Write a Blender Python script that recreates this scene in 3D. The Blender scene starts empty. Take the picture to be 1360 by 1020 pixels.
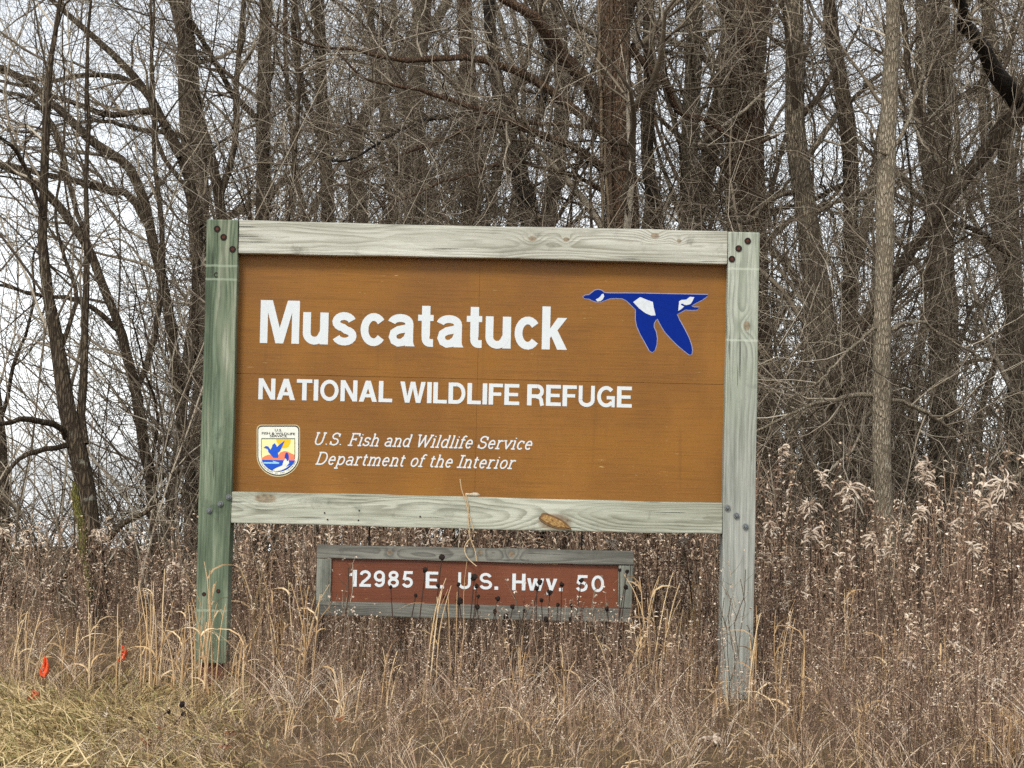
import bpy, bmesh, math, random
import numpy as np
from mathutils import Vector, Matrix

SC = bpy.context.scene
COL = SC.collection
rad = math.radians
random.seed(7)
RNG = np.random.default_rng(11)

# ------------------------------------------------------------------ camera
F = 3000.0                      # focal length in pixels of the 1360 wide photograph
ROLL, PITCH, CAM_H = rad(1.3), rad(2.56), 0.95
cr, sr, cp, sp = math.cos(ROLL), math.sin(ROLL), math.cos(PITCH), math.sin(PITCH)
cam = bpy.data.cameras.new('camera')
cam.sensor_width = 36.0
cam.lens = 36.0 * F / 1360.0
cam.clip_start = 0.05
cam.clip_end = 6000
cam_o = bpy.data.objects.new('camera', cam)
COL.objects.link(cam_o)
right = Vector((cr, -sr * sp, sr * cp)); up = Vector((-sr, -cr * sp, cr * cp)); fwd = Vector((0, cp, sp))
m = Matrix((right, up, -fwd)).transposed().to_4x4()
m.translation = (0, 0, CAM_H)
cam_o.matrix_world = m
SC.camera = cam_o

def P(x, y, Y):
    """photo pixel -> world point at distance Y"""
    u = (x - 680) / F; v = (510 - y) / F
    a = u * cr - v * sr; b = u * sr + v * cr
    t = Y / (cp - b * sp)
    return (a * t, Y, CAM_H + (sp + b * cp) * t)

# ------------------------------------------------------------------ world, sun, exposure
SUN_EL, SUN_AZ = rad(44), rad(200)      # overcast: bright patch of cloud behind the camera
w = bpy.data.worlds.new('World'); SC.world = w; w.use_nodes = True
nt = w.node_tree; nt.nodes.clear()
sky = nt.nodes.new('ShaderNodeTexSky'); sky.sky_type = 'NISHITA'; sky.sun_disc = False
sky.sun_elevation = SUN_EL; sky.sun_rotation = SUN_AZ
sky.air_density = 1.0; sky.dust_density = 1.0; sky.ozone_density = 1.0
bw = nt.nodes.new('ShaderNodeRGBToBW')
tint = nt.nodes.new('ShaderNodeMix'); tint.data_type = 'RGBA'; tint.blend_type = 'MULTIPLY'; tint.inputs[0].default_value = 1
tint.inputs[7].default_value = (0.97, 1.0, 1.025, 1)
mixs = nt.nodes.new('ShaderNodeMix'); mixs.data_type = 'RGBA'; mixs.inputs[0].default_value = 0.88
tc = nt.nodes.new('ShaderNodeTexCoord'); cl = nt.nodes.new('ShaderNodeTexNoise')
cl.inputs['Scale'].default_value = 2.2; cl.inputs['Detail'].default_value = 4
cr_ = nt.nodes.new('ShaderNodeMapRange'); cr_.inputs[3].default_value = 0.86; cr_.inputs[4].default_value = 1.14
mul = nt.nodes.new('ShaderNodeMix'); mul.data_type = 'RGBA'; mul.blend_type = 'MULTIPLY'; mul.inputs[0].default_value = 1
bg = nt.nodes.new('ShaderNodeBackground'); bg.inputs[1].default_value = 0.15
wo = nt.nodes.new('ShaderNodeOutputWorld')
L = nt.links.new
L(sky.outputs[0], bw.inputs[0]); L(bw.outputs[0], tint.inputs[6])
L(sky.outputs[0], mixs.inputs[6]); L(tint.outputs[2], mixs.inputs[7])
L(tc.outputs['Generated'], cl.inputs['Vector']); L(cl.outputs[0], cr_.inputs[0])
L(mixs.outputs[2], mul.inputs[6]); L(cr_.outputs[0], mul.inputs[7])
L(mul.outputs[2], bg.inputs[0]); L(bg.outputs[0], wo.inputs[0])
sun = bpy.data.lights.new('sun', 'SUN'); sun.energy = 1.4; sun.angle = rad(14); sun.color = (1.0, 0.95, 0.86)
sun_o = bpy.data.objects.new('sun', sun); COL.objects.link(sun_o)
sd = Vector((math.sin(SUN_AZ) * math.cos(SUN_EL), math.cos(SUN_AZ) * math.cos(SUN_EL), math.sin(SUN_EL)))
sun_o.rotation_euler = sd.to_track_quat('Z', 'Y').to_euler()
SC.view_settings.view_transform = 'Standard'; SC.view_settings.look = 'None'
SC.view_settings.gamma = 1; SC.view_settings.use_curve_mapping = False
SC.view_settings.exposure = 0.85
SC.cycles.use_denoising = False
SC.cycles.max_bounces = 6; SC.cycles.diffuse_bounces = 3; SC.cycles.glossy_bounces = 2

# ------------------------------------------------------------------ helpers
def lin(r, g, b):
    f = lambda c: ((c / 255 + .055) / 1.055) ** 2.4 if c > 10 else c / 255 / 12.92
    return (f(r), f(g), f(b), 1)

class Nodes:
    def __init__(s, name):
        s.mat = bpy.data.materials.new(name); s.mat.use_nodes = True
        s.t = s.mat.node_tree
        s.b = s.t.nodes['Principled BSDF']
        s.b.inputs['Specular IOR Level'].default_value = 0.25
    def n(s, typ): return s.t.nodes.new(typ)
    def set(s, sock, v):
        if hasattr(v, 'is_output'): s.t.links.new(v, sock)
        else: sock.default_value = v
    def m(s, op, a, b=0.0, c=0.0):
        n = s.n('ShaderNodeMath'); n.operation = op
        s.set(n.inputs[0], a); s.set(n.inputs[1], b); s.set(n.inputs[2], c)
        return n.outputs[0]
    def xyz(s, a, b, c):
        n = s.n('ShaderNodeCombineXYZ')
        for i, v in enumerate((a, b, c)): s.set(n.inputs[i], v)
        return n.outputs[0]
    def sep(s, v):
        n = s.n('ShaderNodeSeparateXYZ'); s.set(n.inputs[0], v); return n.outputs
    def obj(s): return s.n('ShaderNodeTexCoord').outputs['Object']
    def noise(s, vec, scale=1.0, detail=3.0, rough=.55, col=False):
        n = s.n('ShaderNodeTexNoise'); s.set(n.inputs['Vector'], vec)
        n.inputs['Scale'].default_value = scale; n.inputs['Detail'].default_value = detail; n.inputs['Roughness'].default_value = rough
        return n.outputs[1 if col else 0]
    def scale(s, vec, v):
        n = s.n('ShaderNodeVectorMath'); n.operation = 'MULTIPLY'; s.set(n.inputs[0], vec); n.inputs[1].default_value = v
        return n.outputs[0]
    def ramp(s, f, stops, interp='LINEAR'):
        n = s.n('ShaderNodeValToRGB'); s.set(n.inputs[0], f); e = n.color_ramp.elements; n.color_ramp.interpolation = interp
        while len(e) < len(stops): e.new(0.5)
        for k, (p, c) in zip(e, stops): k.position = p; k.color = c
        return n.outputs[0]
    def mix(s, f, a, b, blend='MIX'):
        n = s.n('ShaderNodeMix'); n.data_type = 'RGBA'; n.blend_type = blend
        s.set(n.inputs[0], f); s.set(n.inputs[6], a); s.set(n.inputs[7], b); return n.outputs[2]
    def sm(s, v, lo, hi, a=0.0, b=1.0):
        n = s.n('ShaderNodeMapRange'); n.interpolation_type = 'SMOOTHSTEP'
        s.set(n.inputs[0], v); n.inputs[1].default_value = lo; n.inputs[2].default_value = hi
        n.inputs[3].default_value = a; n.inputs[4].default_value = b; return n.outputs[0]
    def attr(s, name):
        n = s.n('ShaderNodeAttribute'); n.attribute_name = name; return n.outputs['Fac']
    def bump(s, h, strength=.3, dist=.01):
        n = s.n('ShaderNodeBump'); n.inputs['Strength'].default_value = strength; n.inputs['Distance'].default_value = dist
        s.set(n.inputs['Height'], h); s.t.links.new(n.outputs[0], s.b.inputs['Normal'])
    def done(s, col, rough=.8):
        s.set(s.b.inputs['Base Color'], col); s.set(s.b.inputs['Roughness'], rough); return s.mat

def plain(name, col, rough=.7, var=.15, scale=40, metal=0.0):
    N = Nodes(name)
    n = N.noise(N.obj(), scale, 3)
    c2 = tuple(c * (1 - 2 * var) for c in col[:3]) + (1,)
    N.b.inputs['Metallic'].default_value = metal
    N.bump(n, .15, .002)
    return N.done(N.mix(N.sm(n, .3, .7), c2, col), rough)

def wood(name, along, centre, pale, grain, tints, knots=(), ringf=95, seed=0.0, extra=None, warp=.105):
    """weathered sawn timber; along = 'X' or 'Z' grain axis; rings of a log whose pith lies behind the face"""
    N = Nodes(name)
    x, y, z = N.sep(N.obj())
    a, b = (x, z) if along == 'X' else (z, x)
    bc = N.m('SUBTRACT', b, centre)
    slow = N.noise(N.xyz(N.m('MULTIPLY', a, 1.5), N.m('MULTIPLY', b, 7), seed), 1, 2, .5)
    wob = N.noise(N.xyz(N.m('MULTIPLY', a, 5), N.m('MULTIPLY', b, 25), seed + 4), 1, 2, .5)
    r = N.m('SQRT', N.m('ADD', N.m('POWER', bc, 2.0), .0011))
    r = N.m('ADD', r, N.m('MULTIPLY', N.m('SUBTRACT', slow, .5), warp))
    r = N.m('ADD', r, N.m('MULTIPLY', N.m('SUBTRACT', wob, .5), .012))
    kcol = None
    for (ka, kb, sa, sb, amp) in knots:
        u = N.m('DIVIDE', N.m('SUBTRACT', a, ka), sa); v = N.m('DIVIDE', N.m('SUBTRACT', b, kb), sb)
        d2 = N.m('ADD', N.m('MULTIPLY', u, u), N.m('MULTIPLY', v, v))
        u2 = N.m('MULTIPLY', d2, -.16)
        r = N.m('ADD', r, N.m('MULTIPLY', N.m('EXPONENT', u2), amp))
        k = N.sm(N.m('ADD', d2, N.m('MULTIPLY', N.m('SUBTRACT', wob, .5), .9)), .55, 1.25, 1, 0)
        kcol = k if kcol is None else N.m('MAXIMUM', kcol, k)
    ph = N.m('FRACT', N.m('MULTIPLY', r, ringf))
    line = N.m('MULTIPLY', N.sm(ph, .25, .88), N.sm(ph, .90, 1.0, 1, 0))
    fib = N.noise(N.xyz(N.m('MULTIPLY', a, 6), N.m('MULTIPLY', b, 260), N.m('MULTIPLY', y, 260)), 1, 3, .6)
    fib2 = N.noise(N.xyz(N.m('MULTIPLY', a, 2.2), N.m('MULTIPLY', b, 60), seed + 9), 1, 3, .6)
    tone = N.noise(N.xyz(N.m('MULTIPLY', a, 1.3), N.m('MULTIPLY', b, 14), seed + 2), 1, 4, .6)
    strength = N.sm(N.noise(N.xyz(N.m('MULTIPLY', a, 2), N.m('MULTIPLY', b, 9), seed + 7), 1, 2), .35, .62, .10, .62)
    base = N.ramp(N.sm(tone, .28, .72), tints)
    col = N.mix(N.m('MULTIPLY', line, strength), base, grain)
    col = N.mix(N.sm(fib, .52, .75, 0, .55), col, grain)
    col = N.mix(N.sm(fib2, .5, .8, 0, .6), col, pale)
    dirt = N.noise(N.obj(), 9, 5, .65)
    col = N.mix(N.sm(dirt, .56, .74, 0, .5), col, tuple(c * .45 for c in grain[:3]) + (1,))
    crack = N.noise(N.xyz(N.m('MULTIPLY', a, 2.4), N.m('MULTIPLY', b, 85), seed + 21), 1, 2, .5)
    ck = N.m('MULTIPLY', N.sm(crack, .67, .72), 1.0)
    col = N.mix(N.m('MULTIPLY', ck, .8), col, (.03, .03, .025, 1))
    stain = N.noise(N.xyz(N.m('MULTIPLY', a, 3.5), N.m('MULTIPLY', b, 22), seed + 31), 1, 5, .7)
    col = N.mix(N.sm(stain, .5, .78, 0, .5), col, tuple(c * .62 for c in grain[:3]) + (1,))
    if kcol is not None:
        kc = N.ramp(N.noise(N.obj(), 55, 3), [(.3, lin(92, 74, 56)), (.6, lin(142, 120, 92)), (.8, lin(116, 98, 74))])
        col = N.mix(N.m('MULTIPLY', kcol, .75), col, kc)
    if extra: col = extra(N, x, y, z, col)
    h = N.m('SUBTRACT', N.m('ADD', N.m('MULTIPLY', fib, .5), N.m('MULTIPLY', line, -.35)), N.m('MULTIPLY', ck, 1.5))
    N.bump(h, .45, .003)
    return N.done(col, .85)

def vary(name, stops, rough=.85, spec=.15, trans=0.0):
    """per-piece colour through the mesh attribute rnd"""
    N = Nodes(name)
    N.b.inputs['Specular IOR Level'].default_value = spec
    f = N.attr('rnd')
    n = N.noise(N.obj(), 30, 2)
    f2 = N.m('ADD', f, N.m('MULTIPLY', N.m('SUBTRACT', n, .5), .3))
    return N.done(N.ramp(f2, stops), rough)

def bark(name, dark, light, vs=(28, 28, 5), moss=None, bump=.9):
    N = Nodes(name)
    o = N.obj()
    wv = N.noise(N.scale(o, (6, 6, 2)), 1, 3, col=True)
    nm = N.n('ShaderNodeVectorMath'); nm.operation = 'MULTIPLY_ADD'
    N.set(nm.inputs[0], wv); nm.inputs[1].default_value = (.05, .05, .05); N.set(nm.inputs[2], o)
    vr = N.n('ShaderNodeTexVoronoi'); vr.feature = 'DISTANCE_TO_EDGE'; vr.inputs['Scale'].default_value = 1
    N.set(vr.inputs['Vector'], N.scale(nm.outputs[0], tuple(k * 1.9 for k in vs)))
    fine = N.noise(N.scale(o, (95, 95, 26)), 1, 5, .75)
    big = N.noise(o, 2.2, 4, .6)
    e = N.sm(vr.outputs['Distance'], .0, .28)
    f = N.m('ADD', N.m('MULTIPLY', e, .5), N.m('MULTIPLY', fine, .6))
    col = N.mix(N.sm(f, .30, .85), dark, light)
    col = N.mix(N.sm(big, .35, .7, .0, .55), col, tuple(c * .55 for c in dark[:3]) + (1,))
    lich = N.noise(o, 14, 4, .6)
    col = N.mix(N.sm(lich, .6, .72, 0, .55), col, moss or lin(150, 148, 132))
    N.bump(f, bump, .02)
    return N.done(col, .9)

def empty(name, loc=(0, 0, 0), label=None, cat=None, group=None):
    o = bpy.data.objects.new(name, None); COL.objects.link(o); o.location = loc; o.empty_display_size = .2
    tag(o, label, cat, group); return o
def tag(o, label=None, cat=None, group=None, kind=None):
    if label: o['label'] = label
    if cat: o['category'] = cat
    if group: o['group'] = group
    if kind: o['kind'] = kind
    return o
def link(name, me, mat, parent=None):
    o = bpy.data.objects.new(name, me); COL.objects.link(o)
    if mat and not me.materials: me.materials.append(mat)
    if parent:
        o.parent = parent
        o.location = -parent.location if parent.parent is None else (0, 0, 0)
    return o
# meshes are modelled in world coordinates and moved so that they are local to the parent (offset = parent location)
def obj_bm(name, bm, mat, parent=None, off=(0, 0, 0), smooth=False):
    me = bpy.data.meshes.new(name)
    if any(off): bmesh.ops.translate(bm, verts=bm.verts, vec=-Vector(off))
    bmesh.ops.recalc_face_normals(bm, faces=bm.faces)
    bm.to_mesh(me); bm.free()
    if smooth:
        for p in me.polygons: p.use_smooth = True
    o = bpy.data.objects.new(name, me); COL.objects.link(o); me.materials.append(mat); o.parent = parent
    return o
def np_mesh(name, V, Q, rnd=None, smooth=True):
    me = bpy.data.meshes.new(name)
    V = np.ascontiguousarray(V, np.float32); Q = np.ascontiguousarray(Q, np.int32)
    me.vertices.add(len(V)); me.vertices.foreach_set('co', V.ravel())
    me.loops.add(Q.size); me.loops.foreach_set('vertex_index', Q.ravel())
    me.polygons.add(len(Q)); me.polygons.foreach_set('loop_start', np.arange(0, Q.size, Q.shape[1], dtype=np.int32))
    me.polygons.foreach_set('use_smooth', np.full(len(Q), smooth))
    if rnd is not None:
        at = me.attributes.new('rnd', 'FLOAT', 'POINT'); at.data.foreach_set('value', np.ascontiguousarray(rnd, np.float32))
    me.update(calc_edges=True)
    return me
def unit(v): return v / np.maximum(np.linalg.norm(v, axis=-1, keepdims=True), 1e-9)
def tubes(pts, r, sides=3, rnd=None, lump=0.0):
    """pts (N,K,3), r (N,K) -> verts, quads, rnd"""
    N, K, _ = pts.shape
    t = unit(np.gradient(pts, axis=1))
    mt = unit(pts[:, -1] - pts[:, 0])[:, None, :]
    ref = np.where(np.abs(mt[..., 2:3]) > .75, np.array([1., 0, 0]), np.array([0, 0, 1.]))
    n1 = unit(np.cross(t, np.broadcast_to(ref, t.shape))); n2 = np.cross(t, n1)
    a = np.arange(sides) * 2 * math.pi / sides
    rr = r[..., None, None]
    if lump: rr = rr * (1 + lump * RNG.normal(size=(N, K, sides, 1)))
    V = pts[:, :, None, :] + rr * (n1[:, :, None, :] * np.cos(a)[:, None] + n2[:, :, None, :] * np.sin(a)[:, None])
    idx = np.arange(N * K * sides).reshape(N, K, sides); nx = np.roll(idx, -1, axis=2)
    Q = np.stack([idx[:, :-1], nx[:, :-1], nx[:, 1:], idx[:, 1:]], -1).reshape(-1, 4)
    if rnd is None: rnd = RNG.random(N)
    return V.reshape(-1, 3), Q, np.repeat(rnd, K * sides)
def merge(parts):
    V, Q, R, o = [], [], [], 0
    for v, q, r in parts:
        V.append(v); Q.append(q + o); R.append(r); o += len(v)
    return np.concatenate(V), np.concatenate(Q), np.concatenate(R)
def resample(pts, rads, K):
    pts = np.asarray(pts, float); rads = np.asarray(rads, float)
    d = np.r_[0, np.cumsum(np.linalg.norm(np.diff(pts, axis=0), axis=1))]
    # smooth (Catmull-Rom) resampling
    s = np.linspace(0, d[-1], K); out = np.zeros((K, 3)); n = len(pts)
    for i, q in enumerate(s):
        k = min(max(np.searchsorted(d, q) - 1, 0), n - 2)
        u = (q - d[k]) / max(d[k + 1] - d[k], 1e-9)
        p0, p1, p2, p3 = pts[max(k - 1, 0)], pts[k], pts[k + 1], pts[min(k + 2, n - 1)]
        out[i] = .5 * (2 * p1 + (p2 - p0) * u + (2 * p0 - 5 * p1 + 4 * p2 - p3) * u * u + (3 * p1 - p0 - 3 * p2 + p3) * u ** 3)
    return out, np.interp(s, d, rads)
def grow(pp, pr, n, tr, length, ang, upb=0.0, wig=.25, ratio=.5, K=5, bias=(0, 0, 0), rmax=1, rmin=.0016, taper=.8):
    """n side shoots in total spread over the parent paths pp (N,Kp,3) / pr (N,Kp)"""
    N, Kp, _ = pp.shape
    ln = np.linalg.norm(pp[:, -1] - pp[:, 0], axis=1)
    i = RNG.choice(N, n, p=ln / ln.sum()); t = RNG.uniform(tr[0], tr[1], n) * (Kp - 1)
    k = np.minimum(t.astype(int), Kp - 2); f = (t - k)[:, None]
    base = pp[i, k] * (1 - f) + pp[i, k + 1] * f
    r0 = np.clip((pr[i, k] * (1 - f[:, 0]) + pr[i, k + 1] * f[:, 0]) * ratio * RNG.uniform(.7, 1.1, n), rmin, rmax)
    tan = unit(pp[i, k + 1] - pp[i, k])
    rv = RNG.normal(size=(n, 3)); perp = unit(rv - (rv * tan).sum(1, keepdims=True) * tan)
    a = np.radians(RNG.uniform(ang[0], ang[1], n))[:, None]
    d = unit(np.cos(a) * tan + np.sin(a) * perp + np.array(bias))
    step = (RNG.uniform(length[0], length[1], n) / (K - 1))[:, None]
    pts = np.zeros((n, K, 3)); pts[:, 0] = base
    upv = np.array([0, 0, 1.0])
    for q in range(1, K):
        d = unit(d + upv * upb / (K - 1) + RNG.normal(size=(n, 3)) * wig / math.sqrt(K - 1) + np.array(bias) * .25 / (K - 1))
        pts[:, q] = pts[:, q - 1] + d * step
    s = np.linspace(0, 1, K)[None]
    return pts, r0[:, None] * (1 - taper * s)

def box(bm, x0, x1, y0, y1, z0, z1, bev=.004):
    r = bmesh.ops.create_cube(bm, size=1)
    bmesh.ops.scale(bm, verts=r['verts'], vec=(x1 - x0, y1 - y0, z1 - z0))
    bmesh.ops.translate(bm, verts=r['verts'], vec=((x0 + x1) / 2, (y0 + y1) / 2, (z0 + z1) / 2))
    if bev:
        es = list({e for v in r['verts'] for e in v.link_edges})
        bmesh.ops.bevel(bm, geom=es, offset=bev, segments=2, profile=.6, affect='EDGES')
def timber(x0, x1, y0, y1, z0, z1, along, seed, bev=.006, amp=.0022):
    """sawn timber with slightly wandering, rounded edges"""
    bm = bmesh.new(); box(bm, x0, x1, y0, y1, z0, z1, 0)
    ax = 0 if along == 'X' else 2
    es = [e for e in bm.edges if abs((e.verts[0].co - e.verts[1].co)[ax]) > .01]
    bmesh.ops.subdivide_edges(bm, edges=es, cuts=18, use_grid_fill=True)
    rn = random.Random(seed)
    ph = [(rn.uniform(0, 6), rn.uniform(2, 5)) for _ in range(6)]
    for v in bm.verts:
        q = v.co[ax]
        for k in range(3):
            if k != ax:
                s = 1 if v.co[k] > ((x0 + x1) / 2, (y0 + y1) / 2, (z0 + z1) / 2)[k] else -1
                f = ph[k * 2 + (s > 0)]
                v.co[k] += amp * math.sin(q * f[1] + f[0]) * .8 + amp * .4 * math.sin(q * f[1] * 4.3 + f[0])
    lon = [e for e in bm.edges if len(e.link_faces) == 2 and e.calc_face_angle(0) > .8]
    bmesh.ops.bevel(bm, geom=lon, offset=bev, segments=2, profile=.6, affect='EDGES')
    return bm
def prism(poly, y_front, y_back):
    """flat polygon (x,z) as a thin plate facing -Y"""
    bm = bmesh.new()
    vs = [bm.verts.new((x, y_front, z)) for x, z in poly]
    f = bm.faces.new(vs)
    r = bmesh.ops.extrude_face_region(bm, geom=[f])
    bmesh.ops.translate(bm, verts=[g for g in r['geom'] if isinstance(g, bmesh.types.BMVert)], vec=(0, y_back - y_front, 0))
    bmesh.ops.triangulate(bm, faces=[f for f in bm.faces if len(f.verts) > 4])
    return bm
def smooth_poly(pts, it=1):
    for _ in range(it):
        q = []
        for i, p in enumerate(pts):
            n = pts[(i + 1) % len(pts)]
            q += [(p[0] * .75 + n[0] * .25, p[1] * .75 + n[1] * .25), (p[0] * .25 + n[0] * .75, p[1] * .25 + n[1] * .75)]
        pts = q
    return pts
def grow_poly(pts, d):
    n = len(pts); area = sum(pts[i][0] * pts[(i + 1) % n][1] - pts[(i + 1) % n][0] * pts[i][1] for i in range(n))
    s = 1 if area > 0 else -1; out = []
    for i in range(n):
        a, b = Vector(pts[i - 1]), Vector(pts[(i + 1) % n]); t = (b - a).normalized()
        out.append((pts[i][0] + s * t.y * d, pts[i][1] - s * t.x * d))
    return out

# ------------------------------------------------------------------ ground and water
GN_ = Nodes('ground_soil')
g1 = GN_.noise(GN_.obj(), 3, 5, .65); g2 = GN_.noise(GN_.obj(), 60, 4, .7)
gc = GN_.mix(GN_.sm(g1, .35, .65), lin(108, 88, 66), lin(134, 114, 82))
gc = GN_.mix(GN_.sm(g2, .4, .7, 0, .7), gc, lin(82, 65, 48))
GN_.bump(g2, .8, .03)
M_ground = GN_.done(gc, .95)
def gz(x, y):
    x = np.asarray(x, float); y = np.asarray(y, float)
    z = .03 * np.sin(x * 1.3 + 1) * np.sin(y * .9) + .02 * np.sin(x * 2.9 + y * 1.7)
    z = z * np.clip((y - 4) / 3, 0, 1)
    # low rise of mown turf at the left front, bank falling to the water on the far left
    z = z + .055 * np.exp(-((x + 1.75) / .6) ** 2 - ((y - 8.4) / .9) ** 2)
    fall = np.clip((y - 30) / 8, 0, 1) ; left = np.clip((-x + .08 * y - 4) / 6, 0, 1)
    fall = fall * fall * (3 - 2 * fall)
    far = np.clip((y - 75) / 15, 0, 1)
    z = z - 1.6 * fall * np.maximum(left, far)
    road = np.clip((7 - y) / 5, 0, 1)
    return z - .55 * road * road * (3 - 2 * road)
xs = np.r_[-2500, -600, -150, -60, -30, np.arange(-16, 16.01, .25), 30, 60, 150, 600, 2500]
ys = np.r_[-2500, -600, -150, -50, -20, -8, np.arange(-2, 24, .25), np.arange(24, 100, 2), 140, 300, 800, 2500]
X, Y = np.meshgrid(xs, ys); Z = gz(X, Y)
V = np.stack([X, Y, Z], -1).reshape(-1, 3)
I = np.arange(len(V)).reshape(X.shape)
Q = np.stack([I[:-1, :-1], I[:-1, 1:], I[1:, 1:], I[1:, :-1]], -1).reshape(-1, 4)
go = bpy.data.objects.new('ground', np_mesh('ground', V, Q)); COL.objects.link(go); go.data.materials.append(M_ground)
tag(go, kind='structure')
WN = Nodes('water'); wn = WN.noise(WN.scale(WN.obj(), (1, .35, 1)), 1.6, 3)
WN.bump(wn, .08, .05); WN.b.inputs['Specular IOR Level'].default_value = .5
M_water = WN.done(lin(96, 104, 104), .06)
bm = bmesh.new(); bmesh.ops.create_grid(bm, x_segments=2, y_segments=2, size=1)
for v in bm.verts: v.co = Vector((v.co.x * 2400, 1240 + v.co.y * 1208, -.75))
wo_ = obj_bm('water', bm, M_water); tag(wo_, kind='structure')

# ------------------------------------------------------------------ the big sign
SX = -0.141
OFF = (SX, 10.0, 0.0)
PY = 10.07                       # front of the painted panels
def S(px, py, Yp=10.0):
    p = P(px, py, Yp); return (p[0] - SX, p[2])
sign = empty('entrance_sign', OFF, 'large brown wildlife refuge sign in a weathered green timber frame', 'sign')

g_pale = lin(214, 218, 202)
def strap_marks(zs, wd, colr, amt):
    def f(N, x, y, z, col):
        for zz in zs:
            d = N.m('ABSOLUTE', N.m('SUBTRACT', N.m('ADD', z, N.m('MULTIPLY', N.noise(N.obj(), 30, 3), .008)), zz + .004))
            col = N.mix(N.sm(d, wd * .4, wd, amt, 0), col, colr)
        return col
    return f
def right_extra(N, x, y, z, col):
    # greener at the head, greyed and split towards the foot (weathering of the wood)
    n = N.noise(N.obj(), 6, 3)
    f = N.sm(N.m('ADD', z, N.m('MULTIPLY', n, .6)), .9, 2.1, .75, 0)
    col = N.mix(f, col, N.ramp(N.noise(N.xyz(N.m('MULTIPLY', z, 3), N.m('MULTIPLY', x, 70), 0.0), 1, 4, .65),
                               [(.3, lin(102, 102, 98)), (.5, lin(146, 146, 141)), (.7, lin(178, 178, 171))]))
    return strap_marks([S(985, 357)[1], S(985, 452)[1]], .007, lin(190, 196, 180), .5)(N, x, y, z, col)
kx, kz = S(992, 433)
M_post_r = wood('timber_post_grey', 'Z', 1.158, lin(184, 190, 174), lin(102, 106, 92),
                [(0, lin(138, 146, 128)), (.5, lin(158, 164, 148)), (1, lin(176, 179, 165))],
                [(kz, kx, .022, .016, .03)], seed=3.1, extra=right_extra, ringf=80, warp=.05)
M_post_l = wood('timber_post_green', 'Z', -1.15, lin(136, 150, 130), lin(56, 70, 54),
                [(0, lin(72, 82, 66)), (.35, lin(97, 109, 88)), (.6, lin(118, 128, 106)), (.8, lin(136, 142, 120)), (1, lin(164, 166, 146))],
                [], seed=8.4, extra=strap_marks([S(295, 353)[1], S(295, 371)[1], S(285, 811)[1]], .007, lin(160, 172, 150), .5), ringf=80, warp=.05)
kn = [S(707, 317), S(752, 318), S(870, 313), S(902, 320), S(385, 313)]
M_rail_t = wood('timber_rail_top', 'X', S(640, 322)[1], lin(210, 210, 196), lin(118, 112, 94),
                [(0, lin(154, 153, 140)), (.5, lin(180, 179, 166)), (1, lin(196, 195, 184))],
                [(kn[0][0], kn[0][1], .02, .013, .03), (kn[1][0], kn[1][1], .014, .01, .025), (kn[2][0], kn[2][1], .02, .014, .03), (kn[3][0], kn[3][1], .011, .009, .02)],
                seed=1.7, ringf=80, warp=.075)
kb = [S(737, 693), S(353, 662)]
M_rail_b = wood('timber_rail_bottom', 'X', S(640, 682)[1], lin(204, 206, 190), lin(96, 94, 76),
                [(0, lin(146, 147, 131)), (.5, lin(170, 172, 156)), (1, lin(188, 189, 174))],
                [(kb[0][0], kb[0][1], .08, .035, .055), (kb[1][0], kb[1][1], .05, .02, .05)], seed=5.3, ringf=80, warp=.085)

zt = 2.1
obj_bm('post', timber(-1.372, -1.231, 10.0, 10.14, .135, zt, 'Z', 1), M_post_l, sign, OFF)
post_l = sign.children[-1] if sign.children else None
post_r = obj_bm('post', timber(.946, 1.088, 10.0, 10.14, .03, zt - .003, 'Z', 2), M_post_r, sign, OFF)
post_l = [o for o in bpy.data.objects if o.name == 'post'][0]
post_l['label'] = 'dark green left post'; post_r['label'] = 'pale green right post greyed at its foot'
obj_bm('rail', timber(-1.2295, .9445, 10.004, 10.132, 1.954, 2.0985, 'X', 3), M_rail_t, sign, OFF)
rail_b = obj_bm('rail', timber(-1.2295, .9445, 10.004, 10.132, .753, .893, 'X', 4), M_rail_b, sign, OFF)
rail_b['label'] = 'bottom rail with a big orange knot'

# the sawn orange knot that stands proud of the bottom rail
NK = Nodes('sawn_knot'); nk = NK.noise(NK.obj(), 70, 4, .7)
M_knot = NK.done(NK.ramp(nk, [(.3, lin(104, 70, 36)), (.5, lin(150, 116, 68)), (.65, lin(182, 150, 98))]), .7)
NK.bump(nk, .6, .004)
M_knot_rim = plain('knot_bark', lin(120, 92, 62), .9)
bm = bmesh.new()
ang = -math.atan2(12, 34)
pts = []
for i in range(22):
    t = i / 22 * 2 * math.pi; rr = 1 + .08 * math.sin(3 * t + 1) + .05 * math.sin(5 * t)
    a_, b_ = 22 * rr * math.cos(t), 8.2 * rr * math.sin(t)
    pts.append(S(736 + a_ * .95 + b_ * .1, 693 + a_ * .33 + b_))
kr = obj_bm('knot', prism(pts, .0005, .006), M_knot_rim, sign)
obj_bm('knot_face', prism(grow_poly(pts, -.008), -.0018, .004), M_knot, kr)

# rusty foot of the left post, pale collar at the foot of the right one
M_rust = plain('rusty_sleeve', lin(128, 82, 66), .9, .25, 30)
bm = bmesh.new(); box(bm, -1.345, -1.25, 10.02, 10.12, -.15, .131, .004); obj_bm('post_sleeve', bm, M_rust, sign, OFF)
M_collar = plain('pale_collar', lin(190, 186, 174), .8)
bm = bmesh.new(); box(bm, .93, 1.102, 9.988, 10.15, .012, .026, .002); obj_bm('post_collar', bm, M_collar, sign, OFF)
bm = bmesh.new(); box(bm, .952, 1.08, 10.006, 10.134, -.15, .010, .002); obj_bm('post_stub', bm, M_post_r, sign, OFF)

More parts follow.
